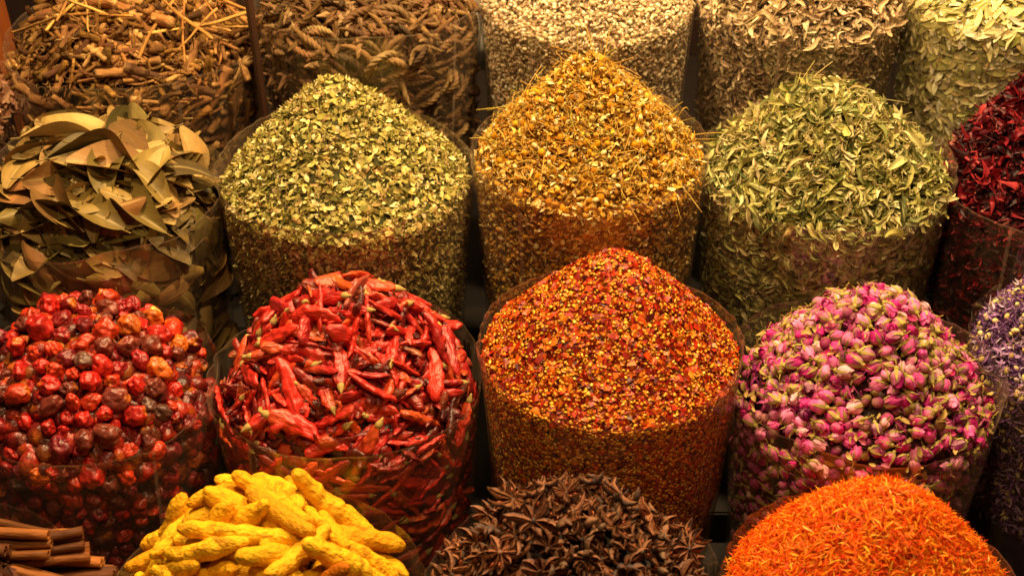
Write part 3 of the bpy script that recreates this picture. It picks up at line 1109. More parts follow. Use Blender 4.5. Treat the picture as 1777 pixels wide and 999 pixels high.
def chilli(s, n=28, sg=18):
    g = np.random.default_rng(900 + s)
    u = np.linspace(0, 1, n)
    L = 0.078
    prof = np.interp(u, [0, 0.05, 0.2, 0.5, 0.8, 0.93, 1], [0.45, 0.75, 0.97, 1.0, 0.78, 0.45, 0.08])
    bend = g.normal() * 0.32
    path = np.stack([(u - 0.5) * L, bend * L * ((u - 0.5) ** 2 - 0.08), 0.035 * L * np.sin(u * 5 + g.uniform(0, 6)) * g.normal()], -1)
    pa = g.uniform(0, 6.28, 6)
    flat = g.uniform(0.32, 0.6)

    def mod(t, th):
        c, q = np.cos(th), np.sin(th)
        e = 1 / np.sqrt(c * c + (q / flat) ** 2)
        return e * (1 - 0.13 * np.abs(np.sin(2 * th + pa[0] + 3.0 * t)) - 0.10 * np.abs(np.sin(3 * th + pa[1] - 5 * t))
                    + 0.06 * np.sin(9 * t * 3 + pa[2] + 2 * th))
    V, F = tube(path, prof * 0.0136, sg, mod)
    ctr = np.concatenate([np.repeat(path, sg, 0), path[:1], path[-1:]])
    q1 = np.stack([g.uniform(-0.5, 0.5, 60) * L, g.normal(size=60) * 0.009, g.normal(size=60) * 0.009], -1)
    dd = (V[:, None] - q1[None]) * [0.42, 1, 1]
    f1 = np.sqrt((dd ** 2).sum(2)).min(1)
    V = ctr + (V - ctr) * (1.10 - 0.52 * np.clip(1 - f1 / 0.0052, 0, 1) ** 0.9 + 0.07 * sn(V, 190, s))[:, None]
    T = tint(V, lin('#d8781c'), 0.0)
    x = (V[:, 0] / L + 0.5)
    if s % 3 == 0:
        T[:, 3] = np.clip(0.35 * sn(V, 60, s), 0, 0.35)
    out = [('chilli', V, F, T, 'chilli', None)]
    if s % 5 in (0, 2):
        p = np.array([[-0.006, 0, 0], [-0.002, 0, 0], [0.0015, 0, 0], [0.005, 0, 0], [0.009, 0, 0]]) * [-1, 1, 1]
        p = p[::-1] + path[0] - np.array([0.0, 0, 0])
        cv, cf_ = tube(p + [-0.004, 0, 0], np.array([0.0012, 0.0020, 0.0042, 0.0052, 0.0052]), 9, lambda t, th: 1 + 0.08 * np.sin(5 * th))
        out.append(('calyx', cv, cf_, tint(cv), 'calyx', '#a48c50'))
    return out


cv_ = [chilli(s) for s in range(16)]
cl_ = [chilli(s, 12, 8) for s in range(16)]
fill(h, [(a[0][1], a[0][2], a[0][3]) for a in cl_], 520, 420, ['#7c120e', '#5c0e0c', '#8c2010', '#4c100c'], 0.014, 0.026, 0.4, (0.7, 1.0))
cc = ['#bc241a', '#c82c1e', '#a41c1a', '#d04c20', '#80201c', '#943828']
cw = ['red', 'bright red', 'dark red', 'orange-red', 'maroon', 'dull brownish red']
for (nn_, mode) in ((290, 'top'), (220, 'side')):
    sc_ = rng.uniform(0.70, 1.22, nn_)
    P, Fr = pack(h, nn_, 0.029 * sc_, 0.0086 * sc_, mode, iters=44, floor=2.4, k=4, tilt=0.45 if mode == 'top' else 0.1)
    Fr = spin(Fr, rng.normal(size=nn_) * 0.9)
    C, k = pal(cc, [32, 28, 16, 14, 4, 4], nn_)
    items('dried_chilli', h, cv_, P, Fr, sc_, C, [('long ' if sc_[q] > 1.08 else 'short ' if sc_[q] < 0.82 else '') + cw[k[q]] for q in range(nn_)], mode, cl_)

# ---- rosebuds
h, lo = HEAPS['rose'], LOOSE['rose']
h.lump = 0.004
MAT['petal'] = mats('rose_petal', rough=0.55, spec=0.25, mott=0.22, mscale=140, bump=0.3, bscale=400, trans=0.15, stretch=(0.5, 1, 1))
MAT['sepal'] = mats('rose_sepal', rough=0.7, spec=0.2, mott=0.2, mscale=200, bump=0.3, bscale=500)
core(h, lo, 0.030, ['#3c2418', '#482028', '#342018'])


def rosebud(s):
    """bud along +x: overlapping petals round a core, a calyx of sepals, a hip and a stub of stem"""
    g = np.random.default_rng(1100 + s)
    L, Rr = 0.024, 0.0092
    pet = []
    npet = 6
    openn = g.uniform(0.0, 0.35)
    for q in range(npet):
        a0 = q * 2.4 + g.uniform(-0.3, 0.3)
        half = 1.25 if q > 1 else 1.6
        lay = 0.86 + 0.06 * q
        nu, nv = 6, 5
        V = []
        for i in range(nu + 1):
            u = i / nu
            x = u * L * (1.0 - 0.04 * q + 0.05 * g.normal() * 0.3)
            pr = np.interp(u, [0, 0.15, 0.45, 0.75, 1], [0.25, 0.72, 1.0, 0.80, 0.30 + openn + 0.05 * q]) * Rr * lay
            for j in range(nv + 1):
                b = -1 + 2 * j / nv
                a = a0 + b * half * (1 - 0.25 * u ** 3)
                rr = pr * (1 + 0.07 * abs(b) ** 3 + 0.04 * g.normal() * (u > 0.7))
                xx = x - 0.16 * L * (b ** 2) * (u ** 2)
                V.append((xx, rr * math.cos(a), rr * math.sin(a)))
        V = np.array(V)
        T = tint(V, lin('#dcd0a0'), 0.0)
        T[:, 3] = np.clip(1 - V[:, 0] / L / 0.45, 0, 1) * 0.35
        if q in (2, 4):
            T[:, :3] = lin('#f2c8cc')
            T[:, 3] = np.clip(T[:, 3] + 0.18, 0, 0.8)
        pet.append((V, sheet(nu, nv), T))
    V, F = ico(2)
    V = V * [0.0085, 0.0070, 0.0070] + [0.0115, 0, 0]
    pet.append((V, F, tint(V)))
    V, F, T = cat(pet)
    V[:, 0] -= 0.009
    sep = []
    for q in range(5):
        a = q * 1.2566 + g.uniform(-0.15, 0.15)
        Ls = 0.019 * g.uniform(0.7, 1.15)
        W = []
        for i in range(6):
            u = i / 5
            x = -0.001 + u * Ls
            rr = np.interp(u, [0, 0.2, 0.5, 1], [0.0035, 0.0080, 0.0104, 0.0104 + 0.004 * g.uniform(-0.3, 1)])
            w = 0.0023 * (1 - u) ** 0.7 + 0.0003
            for b in (-1, 1):
                aa = a + b * w / rr
                W.append((x - 0.009, rr * math.cos(aa), rr * math.sin(aa)))
        W = np.array(W)
        sep.append((W, sheet(5, 1), tint(W)))
    hv, hf = tube(np.array([[-0.014, 0, 0], [-0.0125, 0, 0], [-0.0105, 0, 0], [-0.008, 0, 0]]), np.array([0.0014, 0.0030, 0.0036, 0.0030]), 8)
    sep.append((hv, hf, tint(hv)))
    sv, sf_ = tube(np.array([[-0.024, 0.001 * g.normal(), 0.001 * g.normal()], [-0.018, 0, 0.0006], [-0.0135, 0, 0]]), np.array([0.0009, 0.0010, 0.0012]), 5)
    SV, SF, ST = cat(sep)
    return [('petals', V, F, T, 'petal', None), ('calyx', SV, SF, ST, 'sepal', '#988a44' if s % 2 else '#a49450'),
            ('stem', sv, sf_, tint(sv), 'sepal', '#98803c')]


rv = [rosebud(s) for s in range(12)]
rl_ = []
for q in range(6):
    V, F, T = blob(0.010, 0.0080, 0.0080, 2, 0.16, q)
    T[:, :3] = lin('#b8a468')
    T[:, 3] = np.clip(-V[:, 0] / 0.012, 0, 1) * 0.4
    rl_.append((V, F, T))
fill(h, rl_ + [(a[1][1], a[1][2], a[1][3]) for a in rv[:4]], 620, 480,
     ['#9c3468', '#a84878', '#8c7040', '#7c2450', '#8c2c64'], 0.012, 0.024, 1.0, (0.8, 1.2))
rc = ['#c82884', '#dc58a4', '#a41c6c', '#e884bc', '#801c60', '#e8a8b8']
rw = ['pink', 'light pink', 'magenta', 'pale pink', 'dark magenta', 'faded cream-pink']
for (nn_, mode) in ((420, 'top'), (330, 'side')):
    sc_ = rng.uniform(0.80, 1.22, nn_)
    P, Fr = pack(h, nn_, 0.0070 * sc_, 0.0084 * sc_, mode, iters=40, floor=1.9, k=2, tilt=0.8 if mode == 'top' else 0.15, squash=0.92)
    C, k = pal(rc, [26, 24, 16, 16, 8, 8], nn_, 0.08)
    items('rosebud', h, rv, P, spin(Fr), sc_, C, [rw[q] for q in k], mode)
pl_ = [curl_strip(0.016, 0.009, 0.8, 4, 3, 1200 + s, 0.8) for s in range(6)]
for P, Fr, S in (place_top(h, 500, 0.7, (0.0, 0.014), (0.6, 1.2)), place_side(h, 700, 0.3, (0.002, 0.012), (0.6, 1.2))):
    C, _ = pal(['#c83878', '#b89c58', '#a08848', '#d87a9c'], [2, 3, 3, 1], len(P))
    lo.scatter(pl_, P, Fr, S, C, h.c)

# ---- turmeric fingers
h, lo = HEAPS['turmeric'], LOOSE['turmeric']
h.lump = 0.004
MAT['turmeric'] = mats('turmeric', rough=0.78, spec=0.15, mott=0.16, mscale=90, bump=1.0, bscale=200, bdist=0.005, stretch=(0.7, 1, 1),
                       dark=tuple(lin('#8c5408')), dark_amt=0.6, dscale=85)
core(h, lo, 0.036, ['#8a5a06', '#6c4404'])


def finger(s):
    g = np.random.default_rng(1300 + s)
    n = 34
    u = np.linspace(0, 1, n)
    L = 0.125
    prof = np.interp(u, [0, 0.03, 0.09, 0.3, 0.6, 0.88, 0.97, 1], [0.28, 0.50, 0.70, 0.95, 1.05, 0.72, 0.48, 0.22])
    prof = prof * (1 + 0.07 * np.sin(u * 26 + g.uniform(0, 6)) * g.uniform(0.4, 1) + 0.07 * np.sin(u * 9 + g.uniform(0, 6)))
    b = g.normal() * 0.38
    path = np.stack([(u - 0.5) * L, b * L * ((u - 0.5) ** 2 - 0.08), 0.035 * L * np.sin(u * 5 + g.uniform(0, 6)) * g.normal()], -1)
    V, F = tube(path, prof * 0.0142, 22)
    ctr = np.concatenate([np.repeat(path, 22, 0), path[:1], path[-1:]])
    dv = V - ctr
    V = ctr + dv * (1 + 0.11 * sn(V, 120, s % 30) + 0.10 * sn(V, 290, (s + 9) % 30) - 0.05 * np.abs(sn(V * [1, 0.3, 0.3], 420, (s + 4) % 30)))[:, None]
    T = tint(V, lin('#7a4408'), 0.0)
    T[:, 3] = np.clip((sn(V, 130, (s + 2) % 30) - 0.75) * 2, 0, 0.6)
    parts = [(V, F, T)]
    for q in range(int(g.integers(0, 2))):              # side knobs where branches broke off
        k = int(g.integers(6, 28))
        a = g.uniform(0, 6.28)
        KV, KF = ico(2)
        KV = KV * (1 + 0.15 * sn(KV, 3, s % 30))[:, None] * [0.0075, 0.0075, 0.010]
        dirv = np.array([0, math.cos(a), math.sin(a)])
        KV = KV + path[k] + dirv * 0.0100
        parts.append((KV, KF, tint(KV)))
    V, F, T = cat(parts)
    return [('finger', V, F, T, 'turmeric', None)]


tv = [finger(s) for s in range(14)]
n = 125
sc_ = rng.uniform(0.75, 1.30, n)
P, Fr = pack(h, n, 0.046 * sc_, 0.0138 * sc_, 'top', iters=60, floor=2.4, k=5, tilt=0.3, squash=0.97, hz=2.0)
C, k = pal(['#e4aa18', '#ecb420', '#cc9414', '#b8660c'], [30, 30, 10, 0.3], n, 0.06)
items('turmeric_finger', h, tv, P, spin(Fr), np.stack([sc_, sc_, sc_], -1), C,
      [('long ' if sc_[q] > 1.2 else 'short ' if sc_[q] < 0.9 else '') + ['yellow', 'bright yellow', 'ochre', 'orange-brown'][k[q]] for q in range(n)], 'top')

# ---- star anise
h, lo = HEAPS['anise'], LOOSE['anise']
h.lump = 0.004
MAT['anise'] = mats('star_anise', rough=0.6, spec=0.35, mott=0.4, mscale=120, bump=0.7, bscale=320, bdist=0.0022)
MAT['seed'] = mats('anise_seed', rough=0.25, spec=0.5, mott=0.1, bump=0.0)
core(h, lo, 0.036, ['#1c0e08', '#28140a'])


def star(s):
    g = np.random.default_rng(1500 + s)
    parts = [('hub', *(lambda q: (q[0] * 1.0, q[1], q[2]))(blob(0.0040, 0.0040, 0.0045, 1, 0.2, s)), 'anise', None)]
    lift = g.uniform(-0.35, 0.25)
    gone = set(g.choice(8, int(g.integers(0, 3)), replace=False).tolist())
    for q in range(8):
        if q in gone:
            continue
        a = q * math.pi / 4 + g.uniform(-0.2, 0.2)
        L = 0.030 * g.uniform(0.55, 1.1)
        op = g.uniform(0.15, 0.75)
        V = []
        for i in range(7):
            u = i / 6
            x = 0.002 + u * L
            dp = np.interp(u, [0, 0.25, 0.6, 0.85, 1], [0.35, 0.85, 1.0, 0.55, 0.10]) * 0.0095
            w = np.interp(u, [0, 0.3, 0.6, 0.85, 1], [0.25, 0.75, 1.0, 0.55, 0.08]) * 0.0062
            zt = 0.003 + 0.003 * u * u + 0.002 * max(0, u - 0.8) * 5
            for (b, d) in ((-op, 0.0), (-1.0, 0.35), (-0.7, 0.8), (0, 1.0), (0.7, 0.8), (1.0, 0.35), (op, 0.0)):
                V.append((x, b * w * 1.05, zt - d * dp))
        V = np.array(V)
        V[:, 1:] += 0.0009 * np.stack([sn(V, 420, (s + q) % 30), sn(V, 360, (s + q + 3) % 30)], -1) + (V[:, :1] / 0.03) ** 2 * g.normal(size=2) * 0.003
        F = sheet(6, 6)
        T = tint(V, lin('#9c5c30'), 0.0)
        T[:, 3] = np.tile([0.7, 0.15, 0, 0, 0, 0.15, 0.7], 7)
        kp = [(V, F, T)]
        ii = V * [1, 0.62, 0.8] + [0, 0, 0.0002]          # smooth inner lining of the pod
        T2 = tint(ii, lin('#74442a'), 0.7)
        kp.append((ii, F[:, ::-1], T2))
        V, F, T = cat(kp)
        ca, sa, cl, sl_ = math.cos(a), math.sin(a), math.cos(lift), math.sin(lift)

        def put(V):
            x, y, z = V[:, 0] * cl - V[:, 2] * sl_, V[:, 1], V[:, 0] * sl_ + V[:, 2] * cl
            return np.stack([x * ca - y * sa, x * sa + y * ca, z], -1)
        parts.append(('carpel', put(V), F, T, 'anise', None))
        if op > 0.45 and g.random() < 0.7:
            bv, bf, bt = blob(0.0046, 0.0016, 0.0030, 1, 0.05, q)
            parts.append(('seed', put(bv + [0.002 + L * 0.55, 0, 0.0005]), bf, bt, 'seed', '#8a3c10'))
    return parts


av = [star(s) for s in range(9)]
n = 190
sc_ = rng.uniform(0.75, 1.2, n)
P, Fr = pack(h, n, 0.006 * sc_, 0.0150 * sc_, 'top', iters=44, floor=1.5, k=2, tilt=0.6)
nr = h.normal(P[:, 0], P[:, 1])
C, k = pal(['#5c4638', '#463630', '#705040', '#3a3232', '#8c6044'], [26, 22, 16, 12, 8], n)
items('star_anise', h, av, P, frames(unit(nr + np.array([0, -0.30, 0])), 0.32), sc_, C, [['brown', 'dark brown', 'chestnut', 'charcoal brown', 'rusty brown'][q] for q in k], 'top')
# loose broken pods between the stars
pod = [(p[1] - p[1].mean(0), p[2], p[3]) for p in av[0][1:] if p[0] == 'carpel'][:5] + [(p[1] - p[1].mean(0), p[2], p[3]) for p in av[3][1:] if p[0] == 'carpel'][:5]
for P, Fr, S in (place_top(h, 800, 1.2, (0.006, 0.026), (0.6, 1.0)), place_top(h, 110, 1.2, (-0.006, 0.004), (0.6, 1.0))):
    C, _ = pal(['#644a38', '#483428', '#7c5840'], [2, 3, 1], len(P))
    lo.scatter(pod, P, Fr, S, C, h.c)

# ---- cinnamon
h, lo = HEAPS['cinnamon'], LOOSE['cinnamon']
h.lump = 0.003
MAT['cinnamon'] = mats('cinnamon_bark', rough=0.65, spec=0.25, mott=0.5, mscale=110, bump=0.9, bscale=260, bdist=0.002, stretch=(0.15, 1, 1),
                       dark=tuple(lin('#4c2a14')), dark_amt=0.5, dscale=60)
core(h, lo, 0.030, ['#3c1c0c', '#50280f'])


def quill(s):
    g = np.random.default_rng(1700 + s)
    L = 0.19
    m = 30
    ph = np.linspace(-1, 1, m)
    tot = 2 * math.pi * 1.35
    turn = np.abs(ph) * tot
    rr = 0.0085 - 0.0048 * np.abs(ph) * 1.0
    yy = np.where(ph >= 0, 1, -1) * (0.0075 - rr * np.cos(turn))
    zz = rr * np.sin(turn) * 1.0
    yy = np.where(ph >= 0, 0.0085 - rr * np.cos(turn), -(0.0085 - rr * np.cos(turn)))
    prof = np.stack([yy, zz], -1)
    t = np.gradient(prof, axis=0)
    t = t / np.linalg.norm(t, axis=1)[:, None]
    nn = np.stack([-t[:, 1], t[:, 0]], -1)
    ring = np.concatenate([prof + nn * 0.0006, (prof - nn * 0.0006)[::-1]])
    K = len(ring)
    nx = 9
    V = []
    for i in range(nx):
        u = i / (nx - 1)
        w = 1 + 0.05 * math.sin(u * 9 + s)
        for q in ring:
            V.append(((u - 0.5) * L, q[0] * w + 0.002 * math.sin(u * 5 + s), q[1] * w))
    F = []
    for i in range(nx - 1):
        for j in range(K):
            k = (j + 1) % K
            F.append((i * K + j, i * K + k, (i + 1) * K + k, (i + 1) * K + j))
    for i in (0, nx - 1):
        for j in range(m - 1):
            F.append((i * K + j, i * K + j + 1, i * K + K - 2 - j, i * K + K - 1 - j))
    V = np.array(V)
    return [('stick', V, np.array(F), tint(V), 'cinnamon', None)]


qv = [quill(s) for s in range(6)]
n = 70
sc_ = rng.uniform(0.8, 1.15, n)
P, Fr = pack(h, n, 0.080 * sc_, 0.011 * sc_, 'top', iters=50, floor=3.0, k=6, tilt=0.12, squash=1.0)
# sticks lie roughly along one direction
u = unit(np.stack([np.ones(n), rng.normal(size=n) * 0.22, rng.normal(size=n) * 0.10 - 0.05], -1))
nz = np.tile([0, 0, 1.0], (n, 1))
nz = unit(nz - (nz * u).sum(1, keepdims=True) * u)
Fr = np.stack([u, np.cross(nz, u), nz], 2)
C, k = pal(['#8c5424', '#74441a', '#a4682e', '#5c3416'], [4, 4, 2, 2], n)
items('cinnamon_stick', h, qv, P, spin(Fr), sc_, C, [['cinnamon-brown', 'reddish brown', 'tan', 'dark brown'][q] for q in k], 'top')

# ---- bay leaves
h, lo = HEAPS['bay'], LOOSE['bay']
h.lump = 0.010
MAT['bay'] = mats('bay_leaf', rough=0.55, spec=0.3, mott=0.3, mscale=60, bump=0.5, bscale=110, bdist=0.003, stretch=(0.4, 1, 1), trans=0.06)
core(h, lo, 0.036, ['#2a220f', '#20190b'])
bl_ = []
for s_i in range(6):
    V, F, T = leaf_shape(0.12, 0.055, curl=0.2 * (s_i - 3), fold=0.3, nu=5, nv=3, seed=s_i, wob=0.004)
    bl_.append((V, F, T))
fill(h, bl_, 420, 160, ['#7a6430', '#6a5628', '#8c7438', '#5c4a20'], 0.012, 0.034, 0.3)


def bay(s):
    g = np.random.default_rng(1900 + s)
    V, F, T = leaf_shape(0.135, 0.062, curl=g.normal() * 0.45, fold=g.uniform(-0.2, 0.6), twist=g.normal() * 0.8, nu=14, nv=8, point=0.8,
                         wob=0.0050, seed=s, vein=lin('#d0b878'), droop=g.normal() * 1.4)
    T[:, 3] *= 0.7
    sv, sf_ = tube(np.stack([np.linspace(-0.082, -0.064, 4), np.zeros(4), V[:9, 2].mean() + np.linspace(-0.003, 0, 4)], -1), np.array([0.0014, 0.0011, 0.001, 0.001]), 5)
    return [('leaf', V, F, T, 'bay', None), ('leaf_stalk', sv, sf_, tint(sv), 'bay', '#8c7440')]


bv_ = [bay(s) for s in range(14)]
bc = ['#94783f', '#766230', '#b08e54', '#544624', '#845e32']
bw = ['khaki', 'olive', 'pale tan', 'dark olive', 'brown']
def bay_top():
    P, Fr, S = place_top(h, 270, 0.2, (-0.020, 0.026), (0.6, 1.2), 0.70)
    nr = unit(h.normal(P[:, 0], P[:, 1]) + [0, -0.05, 1.4])
    return P, frames(nr, 0.24, rng.normal(size=(len(P), 3)) * [2.2, 1, 0.6]), S


for (P, Fr, S), pl in ((bay_top(), 'top'), (place_side(h, 120, 0.05, (0.006, 0.014), (0.6, 1.0)), 'side')):
    C, k = pal(bc, [26, 22, 18, 14, 14], len(P))
    items('bay_leaf', h, bv_, P, Fr, S, C, [bw[q] for q in k], pl)
# a few that stand up out of the heap at the back, as in the picture
P = np.array([[-0.03, 0.03, 0.150], [0.055, 0.05, 0.145], [0.10, 0.02, 0.13], [-0.10, 0.10, 0.12], [0.15, 0.05, 0.09]])
nrm = unit(np.array([[0.15, -0.75, 0.62], [-0.3, -0.9, 0.15], [0.5, -0.7, 0.2], [-0.3, -0.8, 0.5], [0.6, -0.6, 0.3]]))
tng = np.array([[0.9, 0.2, -0.45], [0.1, 0.1, 1.0], [-0.5, 0.1, 0.9], [0.9, 0.1, 0.3], [-0.3, 0.3, 0.9]])
items('bay_leaf', h, bv_, P, frames(nrm, 0.02, tng), np.array([1.05, 0.7, 0.85, 0.9, 0.8]), pal(['#c0a060', '#a4925a'], [1, 1], 5)[0],
      ['large golden tan', 'upright tan', 'tall tan', 'raised golden', 'upright khaki'], 'top')

# ---- root sticks
h, lo = HEAPS['roots'], LOOSE['roots']
h.lump = 0.008
MAT['roots'] = mats('root_bark', rough=0.75, spec=0.2, mott=0.5, mscale=90, bump=1.0, bscale=230, bdist=0.003, stretch=(0.2, 1, 1))
core(h, lo, 0.034, ['#2c1c0e', '#20140a'])


def root(s, L, r0, bk=1.0):
    g = np.random.default_rng(2100 + s)
    V, F = bent_tube(L, r0, r0 * g.uniform(0.6, 1.0), 0.35 * bk * g.uniform(0.1, 1.2), 10, 16, 2100 + s, 0.09, 1.0, 0.02)
    V = V + 0.16 * r0 * np.stack([0 * V[:, 0], sn(V, 160, s % 30), sn(V, 170, (s + 5) % 30)], -1)
    T = tint(V, lin('#d8b070'), 0.0)
    T[-2:, 3] = 0.9
    T[:10, 3] = 0.15
    T[-12:-2, 3] = 0.15
    return [('stick', V, F, T, 'roots', None)]


rt = [root(s, 0.165, [0.0100, 0.0068, 0.0048, 0.0036][s % 4], 0.7) for s in range(16)]
rlow = [bent_tube(0.125, q_, q_ * 0.8, 0.3, 6, 7, 2400 + i_, 0.08, 1.0, 0.02) for i_, q_ in enumerate([0.009, 0.0064, 0.005] * 3)]
rlow = [(a, b, tint(a)) for a, b in rlow]
fill(h, rlow, 420, 300, ['#8c6430', '#74501f', '#5c3c1c'], 0.008, 0.026, 0.4, (0.5, 0.9))
thin = [root(40 + s, 0.20, 0.0032, 0.4) for s in range(6)]
roc = ['#94683a', '#7a522c', '#b08850', '#5c3e24']
row_ = ['light brown', 'brown', 'tan', 'dark brown']
for (nn_, mode) in ((300, 'top'), (220, 'side')):
    sc_ = rng.uniform(0.4, 1.2, nn_)
    P, Fr = pack(h, nn_, 0.066 * sc_, 0.0062 * sc_, mode, iters=36, floor=3.2, k=5, tilt=0.35 if mode == 'top' else 0.1)
    C, k = pal(roc, [26, 24, 16, 12], nn_)
    items('root_stick', h, rt, P, spin(Fr), sc_, C, [('thick ' if sc_[q] > 1.05 else 'short ' if sc_[q] < 0.7 else '') + row_[k[q]] for q in range(nn_)], mode)
P, Fr, S = place_top(h, 34, 0.3, (-0.016, 0.0), (0.6, 1.1), 0.8)
C, k = pal(['#c89850', '#a8783c'], [1, 1], len(P))
items('root_stick', h, thin, P, Fr, S, C, [['thin straw-coloured', 'thin brown'][q] for q in k], 'top')
tr_ = [bent_tube(0.03, 0.0012, 0.0008, 1.0, 4, 6, 2300 + s) for s in range(5)]
tr_ = [(a, b, tint(a)) for a, b in tr_]
for P, Fr, S in (place_top(h, 700, 0.8, (-0.004, 0.02), (0.5, 1.3)), place_side(h, 500, 0.3, (0.003, 0.01), (0.5, 1.2))):
    C, _ = pal(roc, [1, 1, 1, 1], len(P))
    lo.scatter(tr_, P, Fr, S, C, h.c)

# ---- twisted pods
h, lo = HEAPS['pods'], LOOSE['pods']
h.lump = 0.006
MAT['pods'] = mats('twisted_pod', rough=0.7, spec=0.22, mott=0.25, mscale=140, bump=0.4, bscale=400)
core(h, lo, 0.030, ['#2c2012', '#20180e'])


def twist_pod(s, n=56, sg=28):
    g = np.random.default_rng(2500 + s)
    u = np.linspace(0, 1, n)
    L = 0.098
    prof = np.interp(u, [0, 0.08, 0.3, 0.75, 0.93, 1], [0.25, 0.75, 1.0, 0.85, 0.45, 0.10])
    b = g.normal() * 1.1
    path = np.stack([(u - 0.5) * L, b * L * ((u - 0.5) ** 2 - 0.08), 0.09 * L * np.sin(u * 4 + g.uniform(0, 6)) * g.normal()], -1)
    ph = g.uniform(0, 6)
    V, F = tube(path, prof * 0.0078, sg, lambda t, th: 0.62 + 0.42 * np.abs(np.sin(2.0 * (th + 15.0 * t) + ph)) ** 0.8)
    T = tint(V, lin('#2c1c0e'), 0.0)
    return [('pod', V, F, T, 'pods', None)]


pv = [twist_pod(s) for s in range(12)]
pw_ = [twist_pod(s, 22, 10) for s in range(12)]
fill(h, [(a[0][1], a[0][2], a[0][3]) for a in pw_], 220, 170, ['#7c5c34', '#684a28', '#543a20'], 0.012, 0.024, 0.4, (0.7, 1.0))
pcx = ['#7c5e3c', '#664a2c', '#987850', '#4c3824']
for (nn_, mode) in ((400, 'top'), (300, 'side')):
    sc_ = rng.uniform(0.7, 1.1, nn_)
    P, Fr = pack(h, nn_, 0.040 * sc_, 0.0068 * sc_, mode, iters=36, floor=2.9, k=4, tilt=0.5 if mode == 'top' else 0.1)
    C, k = pal(pcx, [26, 24, 14, 12], nn_)
    items('twisted_pod', h, pv, P, spin(Fr), sc_, C, [['brown', 'dark brown', 'tan', 'blackish brown'][q] for q in k], mode, pw_)

# ================================================================== which countable pieces show: a coarse depth buffer seen from the stall front
def project(W):
    x, y, z = W[:, 0], W[:, 1], W[:, 2] - CAM_Z
    c, s = math.cos(PITCH), math.sin(PITCH)
    dep = y * c - z * s
    up = z * c + y * s
    f = 0.5 * 444 / math.tan(0.5 * 2 * math.atan(18 / 55))
    return 222 + f * x / dep, 125 - f * up / dep, dep


def samples(W, F):
    tri = F[:, 3] < 0
    a, b, c = W[F[:, 0]], W[F[:, 1]], W[F[:, 2]]
    d = np.where(tri[:, None], c, W[F[:, 3]])
    return np.concatenate([W, (a + b + c + d) / 4])


ids, px, py, dp = [], [], [], []
for k_, lo in LOOSE.items():
    V, F, C = lo.arrays()
    pts = samples(V, F)
    X, Y, Z = project(pts)
    ids.append(np.full(len(X), -1))
    px.append(X); py.append(Y); dp.append(Z)
for q, it in enumerate(ITEMS):
    pts = []
    for part in it['variants'][it['v']]:
        key = id(part[1])
        if key not in D:
            D[key] = samples(part[1], part[2])
        pts.append(D[key])
    pts = np.concatenate(pts)
    if len(pts) > 900:
        pts = pts[::len(pts) // 700]
    W = (pts * it['S']) @ it['F'].T + it['P']
    X, Y, Z = project(W)
    ids.append(np.full(len(X), q))
    px.append(X); py.append(Y); dp.append(Z)
ids, px, py, dp = map(np.concatenate, (ids, px, py, dp))
ok = (px >= 0) & (px < 444) & (py >= 0) & (py < 250)
ids, dp = ids[ok], dp[ok]
pix = py[ok].astype(int) * 444 + px[ok].astype(int)
order = np.lexsort((dp, pix))
pix, ids = pix[order], ids[order]
first = np.concatenate([[True], pix[1:] != pix[:-1]])
win = ids[first]
cnt = np.bincount(win[win >= 0], minlength=len(ITEMS))
D.clear()

GROUPS = {
    'chamomile_head': ('dried chamomile head', 'flower head', 'chamomile heads in the plastic sack'),
    'curled_leaf': ('curled dried leaf', 'leaf', 'curled green leaves in the plastic sack'),
    'hibiscus_petal': ('twisted hibiscus calyx', 'dried flower', 'hibiscus pieces in the plastic sack'),
    'flower_bud': ('round bud among purple petals', 'flower bud', 'pale buds among the purple cornflowers'),
    'shrivelled_leaf': ('shrivelled leaf', 'leaf', 'grey-brown leaves in the back row sack'),
    'flat_leaflet': ('flat narrow leaf', 'leaf', 'pale flat leaves in the back row sack'),
    'dried_fruit': ('wrinkled dried fruit', 'dried fruit', 'dried red fruits in the plastic sack'),
    'dried_chilli': ('dried chilli', 'chilli', 'whole dried chillies in the plastic sack'),
    'rosebud': ('dried rosebud', 'rosebud', 'dried rosebuds in the plastic sack'),
    'turmeric_finger': ('turmeric finger', 'turmeric root', 'turmeric fingers in the plastic sack'),
    'star_anise': ('star anise', 'spice pod', 'star anise in the plastic sack'),
    'cinnamon_stick': ('rolled cinnamon stick', 'cinnamon stick', 'cinnamon sticks in the plastic sack'),
    'bay_leaf': ('dried bay leaf', 'leaf', 'bay leaves in the plastic sack'),
    'root_stick': ('root stick', 'root stick', 'root sticks in the back row sack'),
    'twisted_pod': ('twisted ridged pod', 'seed pod', 'twisted pods in the back row sack'),
}
NEAR = {k: v['th'] for k, v in SACKS.items()}
NEAR.update(sage='grey-brown leaves', senna='pale leaves', verbena='curled green leaves', thyme='green herb', jujube='red fruits',
            chilli='red chillies', flakes='chilli flakes', turmeric='yellow turmeric', florets='cream florets', hibiscus='hibiscus')


